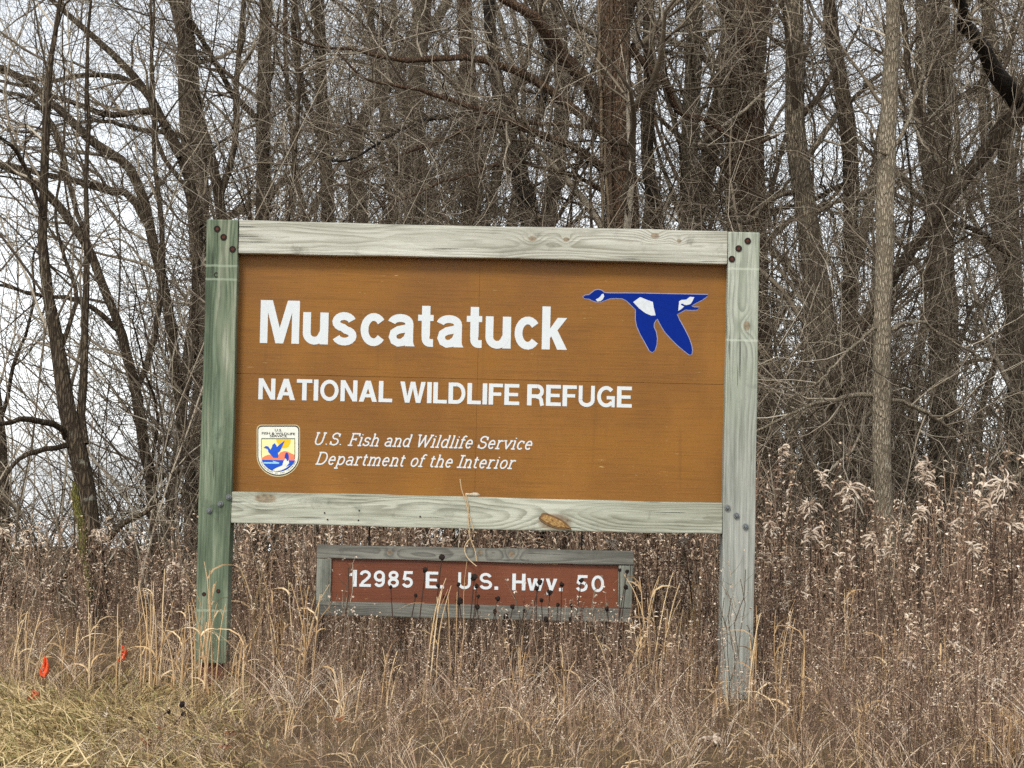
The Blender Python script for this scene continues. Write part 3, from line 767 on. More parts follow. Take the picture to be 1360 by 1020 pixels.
# pale split sliver along the upper edge of the panel
bm = bmesh.new(); 
p0, p1 = P(684, 746, AY), P(741, 749, AY)
box(bm, p0[0], p1[0], AY + .010, AY + .0175, .603, .6068, .001); obj_bm('split_edge', bm, plain('split_wood', lin(190, 160, 120)), addr, A_off)
for s_, a_, b_, y_ in (('12985', 463, 548.5, 781.5), ('E.', 565, 589.5, 784), ('U.S.', 608, 661.5, 785.3), ('Hwy.', 680, 747, 787), ('50', 764, 802.5, 788.7)):
    xa, xb = P(a_, y_, AY + .018)[0], P(b_, y_, AY + .018)[0]
    draw_text('number_lettering' if s_[0] in '15' else 'road_lettering', s_, xa, xb, .4845, .0735, AY + .0176, addr, M_white, A_off, BOLD, .17, gap=.09)
M_iron = plain('black_iron', lin(34, 32, 30), .6, .2, 100, .6)
for px, y0_, y1_ in ((491, 699, 727), (773, 706, 731)):
    top, bot = P(px, y0_, AY + .02), P(px, y1_, AY + .02)
    bm = bmesh.new(); disc(bm, top[0], AY + .02, .71, .004, .02, 8)
    bm.clear()
    box(bm, top[0] - .004, top[0] + .004, AY + .014, AY + .022, .664, .758, .001)
    ring(bm, top[0], AY + .018, .70, .010, .004, .004)
    obj_bm('hanger', bm, M_iron, addr, A_off)

# sliver of wood lying on the bottom rail
bm = bmesh.new(); q = P(628, 655.5, 10.02)
bmesh.ops.create_icosphere(bm, subdivisions=2, radius=1)
for v in bm.verts:
    v.co = Vector((v.co.x * .034 + .002 * math.sin(v.co.z * 9), v.co.y * .012, v.co.z * (.0095 + .003 * math.sin(v.co.x * 5)))) 
sl = obj_bm('wood_chip', bm, plain('pale_chip', lin(196, 184, 160), .9, .2, 90), None, smooth=True); sl.location = (q[0], 10.02, .9035)
tag(sl, 'small pale chip of wood lying on the bottom rail of the big sign', 'wood chip')

for px, py in ((431, 681), (435, 690), (477, 678), (476, 691), (558, 686)):
    x, z = S(px, py); bm = bmesh.new(); disc(bm, x, .002, z, .0035, .006, 8); obj_bm('nail', bm, M_boltrim, rail_b)
# ------------------------------------------------------------------ bare trees
B_dark = bark('bark_dark', lin(56, 46, 35), lin(106, 93, 74))
B_red = bark('bark_reddish', lin(76, 58, 44), lin(132, 106, 84), (36, 36, 9), moss=lin(124, 112, 92))
B_pale = bark('bark_pale', lin(120, 108, 90), lin(188, 175, 152), (44, 44, 9), moss=lin(190, 182, 164))
B_grey = bark('bark_grey', lin(78, 69, 56), lin(144, 132, 112), (30, 30, 6))
B_black = bark('bark_black', lin(30, 26, 22), lin(58, 51, 44), moss=lin(84, 80, 68))
M_twig = vary('twigs', [(0, lin(60, 51, 42)), (.45, lin(101, 90, 75)), (.8, lin(145, 133, 115)), (1, lin(190, 179, 160))])
M_vine = vary('vine', [(0, lin(84, 68, 54)), (1, lin(150, 132, 108))])

def trace(pts, Y, dY=0.0):
    """pixels (x, y, width px) along a stem at distance Y -> points and radii; dY = drift in distance to the far end"""
    n = len(pts); out, rr = [], []
    for i, q in enumerate(pts):
        yy = Y + dY * i / max(n - 1, 1)
        out.append(P(q[0], q[1], yy)); rr.append(q[2] * .5 * yy / F)
    return np.array(out), np.array(rr)
def wobble(p, amp):
    K = len(p); n = RNG.normal(size=(K, 3)) * amp
    n = (n + np.roll(n, 1, 0) + np.roll(n, -1, 0)) / 1.7; n[0] = n[-1] = 0
    return p + n
def hero(name, label, Y, trunk, mat, limbs=(), stems=(), bias=(0, 0, .25), n1=16, n2=130, n3=900, n4=0, top=8.5, twig=.0026, l1=(.9, 2.2), low=.12, group=None, vines=0, foot=True):
    """a tree whose trunk and main limbs are traced; trunk goes from the ground up, given bottom first"""
    p, r = trace(trunk, Y)
    g = float(gz(p[0, 0], Y))
    if foot:
        d = p[0] - p[1]; d /= max(abs(d[2]), .2) if d[2] < 0 else 1
        f = p[0] + d * max(p[0, 2] - g + .12, 0) * .8; f[1] = Y; f[2] = g - .12
        p = np.vstack([f, p]); r = np.r_[r[0] * 1.25, r]
    if top and p[-1, 2] < top:
        d = unit(p[-1] - p[-2]); d[2] = max(d[2], .6); d = unit(d); h = top - p[-1, 2]
        q1 = p[-1] + d * h * .5; q2 = q1 + unit(d + np.array([0, 0, .6])) * h * .5
        p = np.vstack([p, q1, q2]); r = np.r_[r, r[-1] * .65, r[-1] * .22]
    root = empty(name, (p[0, 0], Y, g), label, 'tree', group)
    O = np.array(root.location)
    def rel(P_): return P_ - O
    tp, tr_ = resample(p, r, 46)
    tp = wobble(tp, .006)
    v, q, rn = tubes(tp[None], tr_[None], 14, lump=.035)
    o = bpy.data.objects.new('trunk', np_mesh('trunk', rel(v), q, rn)); COL.objects.link(o); o.data.materials.append(mat); o.parent = root
    P1, R1 = [], []
    for li in list(limbs) + list(stems):
        dY = li[0]; q_, w_ = trace(li[1], Y, dY)
        if len(li) > 2 and li[2]:            # carry on past the edge of the picture
            d = unit(q_[-1] - q_[-2]); q_ = np.vstack([q_, q_[-1] + d * li[2] * .6, q_[-1] + unit(d + np.array([0, 0, .3])) * li[2]]); w_ = np.r_[w_, w_[-1] * .7, w_[-1] * .25]
        a, b = resample(q_, w_, 22); a = wobble(a, .012); P1.append(a); R1.append(b)
        v, q, rn = tubes(a[None], b[None], 8, lump=.05)
        o = bpy.data.objects.new('limb', np_mesh('limb', rel(v), q, rn)); COL.objects.link(o); o.data.materials.append(li[3] if len(li) > 3 else mat); o.parent = root
    parts = []
    tpa, tra = tp[None], tr_[None]
    a1, b1 = grow(tpa, tra, n1, (low, .9), l1, (35, 80), .5, .45, .32, 9, bias, rmax=.04, rmin=.008)
    parts.append(tubes(a1, b1, 5))
    if P1:
        lp = np.array(P1); lr = np.array(R1)
        a1b = np.concatenate([a1, lp[:, np.linspace(0, 21, 9).astype(int)]]); b1b = np.concatenate([b1, lr[:, np.linspace(0, 21, 9).astype(int)]])
    else: a1b, b1b = a1, b1
    a2, b2 = grow(a1b, b1b, n2, (.12, 1), (.45, 1.3), (25, 75), .25, .55, .5, 7, np.array(bias) * .6, rmax=.014, rmin=.004)
    parts.append(tubes(a2, b2, 4))
    a3, b3 = grow(a2, b2, n3, (.05, 1), (.18, .7), (20, 75), .12, .6, .6, 5, np.array(bias) * .3, rmax=.006, rmin=twig, taper=.6)
    parts.append(tubes(a3, b3, 3))
    if n4:
        a4, b4 = grow(a3, b3, n4, (.1, 1), (.08, .3), (25, 70), .1, .5, .8, 4, rmin=twig * .8, taper=.5)
        parts.append(tubes(a4, b4, 3))
    v, q, rn = merge(parts)
    o = bpy.data.objects.new('crown', np_mesh('crown', rel(v), q, rn)); COL.objects.link(o); o.data.materials.append(M_twig); o.parent = root
    if vines:
        for k in range(vines):
            ph, tw = RNG.uniform(0, 6.28), RNG.uniform(-1.5, 1.5)
            s = np.linspace(0, 1, 30); R_ = np.interp(s, np.linspace(0, 1, 46), tr_) * RNG.uniform(1.02, 1.25)
            base = np.stack([np.interp(s, np.linspace(0, 1, 46), tp[:, c]) for c in range(3)], -1)
            aa = ph + tw * s + .35 * np.sin(s * RNG.uniform(8, 20) + ph)
            pt = base + np.stack([np.cos(aa) * R_, np.sin(aa) * R_, 0 * s], -1)
            v, q, rn = tubes(wobble(pt, .012)[None], np.full((1, 30), RNG.uniform(.006, .02)) * np.linspace(1.1, .7, 30), 6)
            o = bpy.data.objects.new('vine', np_mesh('vine', rel(v), q, rn)); COL.objects.link(o); o.data.materials.append(M_vine); o.parent = root
    return root
LB = (-.5, -.05, .12)
# --- left edge, against the open sky
hero('bare_tree', 'forked grey tree at the far left against the pale sky', 15.0,
     [(120, 700, 26), (105, 600, 25), (92, 540, 23), (80, 480, 20), (68, 420, 16), (58, 340, 13), (58, 250, 12), (60, 170, 11), (66, 90, 8), (80, 0, 6)], B_dark,
     [(.3, [(112, 590, 13), (113, 530, 12), (112, 440, 10), (113, 340, 8), (118, 200, 6), (119, 90, 5), (119, 0, 4)], 1.5),
      (-.8, [(88, 582, 9), (68, 562, 9), (45, 556, 8), (20, 557, 7), (0, 561, 6)], 1.2),
      (-.4, [(96, 592, 8), (75, 594, 7), (45, 602, 7), (20, 612, 6), (0, 640, 4)], .8),
      (.5, [(78, 470, 7), (100, 400, 6), (85, 340, 5), (80, 270, 4), (84, 120, 3)], .6),
      (-.5, [(62, 300, 6), (35, 225, 6), (18, 200, 5), (0, 185, 5)], 1.5)],
     bias=LB, n1=16, n2=160, n3=900, n4=700, twig=.0018, l1=(1.1, 2.7))
hero('bare_tree', 'leaning bare tree just left of the forked tree at the left edge', 17.5,
     [(8, 700, 15), (2, 600, 14), (-8, 480, 12), (-20, 300, 10), (-30, 100, 8)], B_dark,
     [(-.5, [(0, 560, 6), (22, 480, 5), (40, 420, 4), (50, 330, 3)], .5)], bias=(.1, 0, .2), n1=12, n2=100, n3=650, n4=600, twig=.0018, l1=(1.1, 2.7))
hero('bare_tree', 'bare tree arching to the upper left from beside the left post', 17.0,
     [(205, 690, 16), (196, 620, 15), (186, 560, 15), (176, 500, 14), (160, 440, 13), (140, 385, 12), (112, 325, 12), (82, 275, 12), (40, 235, 11), (0, 220, 10), (-60, 190, 8)], B_dark,
     [(.5, [(180, 520, 9), (205, 460, 9), (214, 380, 8), (216, 300, 7), (203, 200, 6), (203, 100, 5), (202, 0, 4)], 1.5),
      (-.4, [(160, 440, 8), (125, 415, 7), (85, 395, 6), (40, 392, 5), (0, 380, 4)], 1.0),
      (.3, [(125, 350, 7), (100, 270, 7), (85, 200, 7), (60, 150, 6), (34, 128, 6), (0, 120, 5)], 1.2)],
     bias=LB, n1=18, n2=170, n3=1000, n4=800, top=0, twig=.0018, l1=(1.1, 2.7))
hero('bare_tree', 'dark tree close to the left post with limbs sweeping to the upper left', 18.0,
     [(258, 690, 16), (250, 620, 16), (242, 560, 15), (236, 500, 14), (226, 430, 14), (214, 370, 14), (200, 300, 14), (185, 250, 13), (168, 220, 13), (125, 190, 12), (85, 149, 11), (34, 110, 9), (-20, 80, 7)], B_dark,
     [(.6, [(240, 540, 12), (262, 440, 9), (262, 360, 10), (264, 287, 12), (237, 203, 13), (210, 152, 12), (183, 108, 11), (135, 61, 9), (85, 17, 7)], 1.8),
      (-.6, [(205, 320, 10), (175, 262, 11), (145, 254, 10), (105, 240, 9), (68, 230, 8), (30, 222, 7), (0, 220, 6)], 1.5),
      (.4, [(222, 170, 8), (203, 149, 9), (165, 148, 9), (135, 150, 8), (100, 140, 7), (40, 120, 5)], 1.0),
      (.7, [(238, 210, 8), (200, 130, 8), (162, 101, 8), (110, 98, 7), (68, 105, 6), (0, 98, 5)], 1.2),
      (.2, [(268, 300, 7), (252, 272, 7), (238, 240, 6), (215, 205, 6), (205, 170, 5), (203, 60, 4)], 1.0)],
     bias=LB, n1=20, n2=210, n3=1350, n4=900, top=0, twig=.0018, l1=(1.1, 2.7))
hero('bare_tree', 'slim bare tree rising behind the top of the left post', 20.0,
     [(300, 690, 17), (302, 500, 16), (298, 330, 15), (290, 260, 14), (275, 190, 13), (250, 110, 13), (238, 40, 11), (228, 0, 9)], B_dark,
     [(.5, [(290, 265, 10), (312, 190, 9), (316, 110, 8), (322, 0, 7)], 2), (-.5, [(280, 200, 9), (240, 180, 8), (190, 175, 7), (140, 160, 5), (90, 165, 4)], .8)],
     bias=LB, n1=16, n2=150, n3=1000, n4=500, twig=.002)
# --- behind the sign
hero('vine_clad_tree', 'thick brown trunk hung with woody vines above the middle of the sign', 18.0,
     [(826, 600, 54), (826, 400, 50), (826, 300, 47), (822, 200, 44), (818, 100, 42), (815, 0, 40)], B_red,
     [(-.8, [(806, 150, 18), (775, 110, 20), (752, 82, 20), (737, 62, 19), (722, 42, 17), (710, 25, 16), (690, 8, 13), (668, -8, 11)], 1.8),
      (-1.2, [(812, 185, 12), (780, 156, 13), (740, 125, 12), (715, 103, 12), (690, 92, 11), (655, 80, 10), (620, 74, 9), (590, 76, 8), (540, 80, 7), (500, 77, 6), (470, 66, 5), (445, 60, 4)], .8),
      (-1.5, [(818, 240, 12), (790, 212, 12), (760, 196, 11), (730, 182, 11), (700, 168, 10), (660, 152, 8), (620, 138, 7), (570, 124, 6), (530, 116, 5)], .6),
      (-.6, [(815, 170, 8), (760, 165, 6), (700, 165, 6), (640, 172, 5), (590, 186, 4), (520, 215, 3)], .5),
      (-.8, [(808, 260, 7), (770, 235, 6), (720, 222, 5), (680, 216, 5), (620, 232, 4), (560, 255, 3)], .4),
      (.5, [(838, 60, 12), (862, 95, 10), (885, 118, 9), (905, 150, 8), (940, 165, 6)], .8)],
     bias=(-.1, -.15, .15), n1=24, n2=280, n3=1700, n4=700, vines=9)
hero('bare_tree', 'slender trunk bending beside the vine-clad tree', 19.5,
     [(872, 500, 20), (874, 300, 19), (868, 255, 18), (860, 190, 17), (863, 90, 17), (862, 0, 16)], B_dark, [], n1=14, n2=140, n3=900)
hero('bare_tree', 'dark crooked trunk left of the vine-clad tree', 19.0,
     [(712, 500, 30), (705, 300, 28), (695, 250, 26), (682, 205, 22), (668, 150, 19), (655, 80, 17), (648, 0, 16)], B_black,
     [(.5, [(690, 225, 12), (715, 160, 11), (728, 80, 10), (735, 0, 8)], 1.5), (-.5, [(672, 165, 8), (630, 150, 7), (560, 160, 6), (500, 190, 4)], .6)], n1=20, n2=220, n3=1600, n4=500, bias=(-.05, -.1, .15))
hero('bare_tree', 'straight brown trunk halfway along the top rail', 22.0,
     [(626, 500, 26), (626, 300, 25), (624, 150, 23), (616, 0, 21)], B_red, [(-.5, [(622, 140, 9), (580, 90, 8), (545, 60, 7), (500, 20, 5)], .8)], n1=18, n2=180, n3=1300)
hero('bare_tree', 'pair-stemmed grey tree above the lettering', 21.0,
     [(545, 500, 26), (548, 300, 25), (552, 170, 23), (560, 0, 20)], B_grey, [(.4, [(548, 290, 14), (520, 200, 13), (500, 100, 12), (488, 0, 10)], 2)], n1=18, n2=190, n3=1400)
hero('bare_tree', 'brown trunk above the left end of the top rail', 23.0,
     [(436, 500, 19), (434, 300, 18), (430, 180, 17), (424, 0, 15)], B_dark, [(-.5, [(432, 190, 10), (400, 120, 9), (392, 60, 8), (388, 0, 8)], 1.5)], n1=18, n2=180, n3=1300)
hero('bare_tree', 'thicker trunk over the upper left corner of the frame', 22.0,
     [(346, 500, 22), (348, 300, 20), (350, 150, 19), (352, 0, 17)], B_dark, [(-.8, [(350, 170, 9), (310, 120, 8), (270, 60, 7), (240, 0, 6)], 1.0)], n1=20, n2=210, n3=1500, bias=(-.15, -.1, .15))
hero('bare_tree', 'mottled trunk between the vine-clad tree and the thick red-brown trunk', 20.0,
     [(922, 500, 26), (916, 300, 25), (916, 180, 24), (922, 90, 23), (922, 0, 22)], B_grey,
     [(-.5, [(920, 70, 9), (950, 40, 8), (990, 30, 7), (1040, 60, 5)], .5), (.3, [(916, 220, 7), (890, 150, 6), (880, 60, 5)], .8)], n1=16, n2=160, n3=1200)
# --- right of the sign
hero('bare_tree', 'thick red-brown trunk behind the right post', 21.0,
     [(1000, 640, 62), (996, 450, 58), (992, 300, 54), (990, 200, 50), (992, 100, 50), (1000, 0, 50)], B_red,
     [(-.8, [(1010, 110, 16), (1000, 85, 17), (985, 55, 17), (970, 28, 16), (958, 0, 14)], 1.5),
      (-.6, [(1000, 270, 10), (970, 235, 9), (945, 205, 9), (920, 190, 8), (890, 170, 6), (860, 140, 5)], .5)], n1=14, n2=150, n3=1200, vines=4)
hero('bare_tree', 'grey-brown trunk just right of the sign', 18.0,
     [(1112, 690, 36), (1104, 600, 34), (1097, 480, 32), (1088, 400, 32), (1078, 330, 31), (1066, 260, 29), (1057, 180, 27), (1055, 80, 26), (1056, 0, 25)], B_grey,
     [(-.5, [(1062, 250, 8), (1030, 262, 7), (1000, 290, 6), (965, 290, 4)], .4), (.5, [(1072, 210, 9), (1100, 165, 8), (1118, 140, 7), (1160, 110, 6)], .6),
      (-.4, [(1075, 285, 7), (1115, 270, 6), (1140, 262, 5), (1190, 248, 3)], .4)], n1=18, n2=190, n3=1500, n4=400)
hero('bare_tree', 'knotty bent trunk second from the sign on the right', 19.0,
     [(1134, 690, 24), (1132, 560, 23), (1130, 420, 22), (1130, 320, 21), (1130, 215, 21), (1124, 150, 23), (1114, 100, 20), (1106, 60, 19), (1102, 0, 17)], B_dark,
     [(-.4, [(1128, 240, 8), (1105, 255, 7), (1075, 270, 6), (1045, 275, 5)], .4)], n1=16, n2=170, n3=1300)
hero('bare_tree', 'pale straight trunk standing in front of the woods right of the sign', 14.6,
     [(1175, 715, 27), (1172, 640, 25), (1170, 560, 25), (1171, 480, 24), (1173, 400, 23), (1175, 300, 24), (1176, 220, 25), (1181, 120, 22), (1186, 40, 20), (1188, 0, 19)], B_pale,
     [(-.5, [(1164, 528, 7), (1145, 525, 7), (1120, 527, 6), (1095, 533, 6), (1072, 540, 5), (1050, 550, 4), (1005, 570, 3)], .3),
      (.5, [(1182, 532, 6), (1200, 534, 6), (1225, 540, 6), (1248, 555, 5), (1270, 575, 5), (1287, 605, 5), (1300, 645, 4)], .2),
      (-.2, [(1176, 215, 6), (1165, 195, 5), (1155, 172, 5)], 0),
      (.3, [(1178, 208, 6), (1195, 180, 5), (1212, 140, 5), (1226, 95, 5), (1230, 50, 4), (1240, 0, 3)], .6),
      (-.5, [(1166, 430, 5), (1140, 450, 4), (1115, 475, 4), (1085, 505, 3)], .3),
      (.5, [(1182, 440, 5), (1215, 430, 4), (1240, 437, 4), (1275, 460, 3)], .4)], n1=6, n2=80, n3=500, n4=300, l1=(.4, 1.0))
hero('bare_tree', 'lichen-mottled trunk on the right behind the pale one', 19.5,
     [(1252, 690, 36), (1250, 480, 34), (1250, 340, 33), (1249, 200, 33), (1248, 100, 33), (1246, 0, 32)], B_grey,
     [(-.4, [(1240, 330, 14), (1228, 220, 14), (1222, 120, 14), (1222, 0, 14)], 2), (-.3, [(1246, 110, 12), (1262, 70, 13), (1275, 30, 12), (1285, 0, 10)], 1)], n1=18, n2=180, n3=1400)
hero('leaning_tree', 'crooked tree leaning to the right edge with a black upper limb', 16.3,
     [(1098, 600, 15), (1108, 520, 15), (1135, 450, 15), (1165, 400, 15), (1200, 345, 16), (1235, 300, 17), (1270, 255, 18), (1300, 215, 19), (1335, 165, 22), (1385, 130, 20), (1450, 60, 16)], B_dark,
     [(-1.3, [(1352, 140, 26), (1340, 118, 26), (1322, 95, 24), (1310, 68, 22), (1296, 48, 18), (1284, 38, 22), (1278, 20, 17), (1268, -5, 14)], 1.5, B_black),
      (.3, [(1270, 255, 11), (1250, 225, 10), (1226, 165, 10), (1205, 90, 9), (1195, 0, 8)], 1.5),
      (-.3, [(1240, 295, 8), (1290, 300, 7), (1320, 325, 6), (1360, 350, 5)], .5)], n1=18, n2=200, n3=1500, n4=500, top=0)
hero('bare_tree', 'bare tree at the right edge of the picture', 18.5,
     [(1352, 690, 26), (1350, 500, 25), (1345, 350, 24), (1338, 220, 22), (1325, 110, 19), (1312, 40, 17), (1308, 0, 16)], B_grey,
     [(-.4, [(1340, 240, 8), (1320, 180, 7), (1310, 110, 5)], .5)], n1=18, n2=190, n3=1500)

# --- crowd of background trees: six built once, the rest copies
protos = []
for k in range(6):
    h = [8.5, 9.5, 8, 10, 9, 7.5][k]; r0 = [.06, .10, .045, .12, .07, .035][k]
    base = np.array([[0, 0, -.15], [.03, 0, .8], [RNG.normal() * .12, RNG.normal() * .1, 2.4], [RNG.normal() * .25, RNG.normal() * .25, 4.5], [RNG.normal() * .4, RNG.normal() * .4, 6.5], [RNG.normal() * .5, RNG.normal() * .5, h]])
    tp, tr_ = resample(base, r0 * np.array([1.25, 1, .9, .72, .5, .1]), 34)
    tp = wobble(tp, .012)
    v, q, rn = tubes(tp[None], tr_[None], 9, lump=.05); tm = np_mesh('trunk', v, q, rn); tm.materials.append([B_dark, B_grey, B_red][k % 3])
    a1, b1 = grow(tp[None], tr_[None], 20, (.08, .92), (.9, 2.4), (35, 80), .55, .45, .35, 8, (0, 0, .1), rmax=.045, rmin=.008)
    a2, b2 = grow(a1, b1, 180, (.12, 1), (.4, 1.3), (25, 75), .3, .5, .5, 6, rmax=.016, rmin=.0045)
    a3, b3 = grow(a2, b2, 700, (.05, 1), (.2, .75), (20, 75), .12, .55, .6, 4, rmax=.007, rmin=.0034, taper=.55)
    v, q, rn = merge([tubes(a1, b1, 5), tubes(a2, b2, 3), tubes(a3, b3, 3)])
    cm = np_mesh('crown', v, q, rn); cm.materials.append(M_twig)
    protos.append((tm, cm))
spots = []
rs = random.Random(5)
tries = 0
while len(spots) < 48 and tries < 6000:
    tries += 1
    y = rs.uniform(21.5, 46); x = rs.uniform(-.16 * y - .3, .30 * y + 1.5)
    if x < -.115 * y - .9: continue
    if all((x - a) ** 2 + ((y - b) * .6) ** 2 > .55 for a, b, _ in spots): spots.append((x, y, 0))
for i, (x, y, _) in enumerate(spots):
    tm, cm = protos[i % 6]
    z = float(gz(x, y))
    e = empty('woodland_tree', (x, y, z), 'slender bare tree in the crowded woods far behind the sign', 'tree', 'bare trees crowding the woods behind the sign')
    e.rotation_euler = (0, 0, rs.uniform(0, 6.28)); s = rs.uniform(.85, 1.2); e.scale = (s, s, s * rs.uniform(.9, 1.15))
    for nm, me in (('trunk', tm), ('crown', cm)):
        o = bpy.data.objects.new(nm, me); COL.objects.link(o); o.parent = e

# --- twiggy saplings that knit the gaps between the trunks: three built once, the rest copies
sap = []
for k in range(3):
    h = [4.6, 5.4, 3.8][k]
    base = np.array([[0, 0, -.1], [RNG.normal() * .08, RNG.normal() * .08, h * .35], [RNG.normal() * .3, RNG.normal() * .2, h * .7], [RNG.normal() * .5, RNG.normal() * .3, h]])
    tp, tr_ = resample(base, [.024, .018, .012, .004], 24); tp = wobble(tp, .012)
    v, q, rn = tubes(tp[None], tr_[None], 6, lump=.06); tm = np_mesh('trunk', v, q, rn); tm.materials.append(B_dark)
    a1, b1 = grow(tp[None], tr_[None], 26, (.12, 1), (.7, 1.9), (35, 85), .25, .6, .5, 8, rmax=.012, rmin=.005)
    a2, b2 = grow(a1, b1, 240, (.1, 1), (.35, 1.1), (25, 80), .1, .65, .6, 6, rmax=.006, rmin=.0028)
    a3, b3 = grow(a2, b2, 1100, (.05, 1), (.15, .6), (25, 80), .05, .6, .75, 4, rmax=.0035, rmin=.002, taper=.5)
    v, q, rn = merge([tubes(a1, b1, 4), tubes(a2, b2, 3), tubes(a3, b3, 3)]); cm = np_mesh('crown', v, q, rn); cm.materials.append(M_twig)
    sap.append((tm, cm))
for i in range(22):
    y = rs.uniform(16.8, 24); x = rs.uniform(-.16 * y, .075 * y) if i < 19 else rs.uniform(.07 * y, .2 * y)
    e = empty('sapling', (x, y, float(gz(x, y))), 'thin twiggy sapling knitting the gaps between the trunks behind the sign', 'tree', 'twiggy saplings among the trunks')
    e.rotation_euler = (0, 0, rs.uniform(0, 6.28)); s_ = rs.uniform(.85, 1.15); e.scale = (s_, s_, s_)
    for nm, me in (('trunk', sap[i % 3][0]), ('crown', sap[i % 3][1])):
        o = bpy.data.objects.new(nm, me); COL.objects.link(o); o.parent = e

# --- far wood that reads as one mass of stems
n = 90
bx = RNG.uniform(-7, 24, n); by = RNG.uniform(46, 74, n); ok = bx > -.105 * by - .4; bx, by = bx[ok], by[ok]; n = len(bx)
K = 7; s = np.linspace(0, 1, K); hh = RNG.uniform(3.5, 7, n)
pts = np.zeros((n, K, 3)); pts[:, :, 2] = s * hh[:, None] - .3 + gz(bx, by)[:, None]
dr = np.cumsum(RNG.normal(size=(n, K, 2)) * .14, 1)
pts[:, :, 0] = bx[:, None] + dr[..., 0]; pts[:, :, 1] = by[:, None] + dr[..., 1]
rr = RNG.uniform(.05, .16, n)[:, None] * (1 - .8 * s)
a1, b1 = grow(pts, rr, n * 9, (.1, .95), (.8, 2.4), (35, 75), .6, .4, .4, 5, rmax=.04, rmin=.012)
a2, b2 = grow(a1, b1, n * 22, (.1, 1), (.4, 1.4), (25, 70), .3, .5, .6, 4, rmax=.016, rmin=.006, taper=.5)
v, q, rn = merge([tubes(pts, rr, 5, RNG.random(n) * .5), tubes(a1, b1, 3), tubes(a2, b2, 3)])
fo = bpy.data.objects.new('far_wood', np_mesh('far_wood', v, q, rn)); COL.objects.link(fo); fo.data.materials.append(M_twig)
tag(fo, 'distant mass of bare stems filling the gaps in the woods', 'woods', kind='stuff')

# --- tangled undergrowth at the edge of the wood
def thicket(n, x0, x1, y0, y1, hlo, hhi, lean=.5):
    bx = RNG.uniform(x0, x1, n); by = RNG.uniform(y0, y1, n); L_ = RNG.uniform(hlo, hhi, n); K = 8
    d = unit(np.stack([RNG.normal(size=n) * lean, RNG.normal(size=n) * lean * .6 - .08, np.ones(n)], -1))
    pts = np.zeros((n, K, 3)); pts[:, 0] = np.stack([bx, by, gz(bx, by) - .05], -1)
    bend = RNG.normal(size=(n, 3)) * np.array([.35, .25, .05]) - np.array([0, 0, .10])
    for k in range(1, K):
        d = unit(d + bend * .28 + RNG.normal(size=(n, 3)) * .10); pts[:, k] = pts[:, k - 1] + d * (L_ / (K - 1))[:, None]
    r = RNG.uniform(.004, .011, n)[:, None] * (1 - .7 * np.linspace(0, 1, K))
    a, b = grow(pts, r, n * 5, (.2, 1), (.2, .9), (25, 75), .1, .5, .65, 5, rmax=.006, rmin=.0024, taper=.5)
    a2, b2 = grow(a, b, n * 5, (.1, 1), (.1, .4), (25, 75), .05, .5, .8, 4, rmin=.0022, taper=.4)
    return [tubes(pts, r, 3), tubes(a, b, 3), tubes(a2, b2, 3)]
parts = thicket(620, 1.3, 5.4, 15.6, 20.5, 1.3, 3.4) + thicket(130, 1.3, 4.4, 14.3, 15.4, .8, 1.5) + thicket(330, -3.2, 1.6, 15.5, 21, 2.4, 5.2, .35) + thicket(90, -4.6, -2.2, 15, 19, 1.2, 3.0) + thicket(200, -5.2, -1.8, 14.5, 19, .5, 1.2) + thicket(240, 1.6, 6.5, 20, 26, 1.8, 3.6)
v, q, rn = merge(parts)
to = bpy.data.objects.new('undergrowth', np_mesh('undergrowth', v, q, rn)); COL.objects.link(to); to.data.materials.append(M_twig)
tag(to, 'tangled thicket of thin bare stems along the edge of the woods', 'undergrowth', kind='stuff')

# mossy broken snag at the left
def limb_thing(name, label, cat, pts, Y, mat, dY=0.0, K=20, sides=10, lump=.06, label2=None):
    p, r = trace(pts, Y, dY); a, b = resample(p, r, K); a = wobble(a, .006)
    O = a[0].copy(); v, q, rn = tubes(a[None], b[None], sides, lump=lump)
    ring0 = np.arange(sides)[None, ::-1]; 
    me = np_mesh(name, v - O, q, rn); o = bpy.data.objects.new(name, me); COL.objects.link(o); o.location = O; me.materials.append(mat)
    tag(o, label, cat); return o
B_moss = bark('bark_mossy', lin(78, 74, 40), lin(132, 126, 66), (60, 60, 12), moss=lin(120, 132, 58))
limb_thing('broken_snag', 'mossy yellow-green broken stem in front of the forked tree at the left', 'snag', [(117, 800, 12), (114, 770, 12), (108, 720, 12), (103, 680, 12), (99, 650, 10), (97, 640, 4)], 14.2, B_moss)
limb_thing('fallen_branch', 'dark fallen branch slanting above the weeds left of the sign', 'branch', [(60, 790, 9), (100, 752, 9), (140, 715, 9), (165, 695, 8), (192, 678, 6), (215, 660, 4)], 14.6, B_dark, .4)
limb_thing('fallen_branch', 'grey lichen-covered branch rising out of the plumes at the right edge', 'branch', [(1240, 730, 9), (1275, 703, 10), (1300, 688, 10), (1330, 655, 9), (1360, 625, 8), (1400, 600, 6)], 13.9, B_grey, .3)
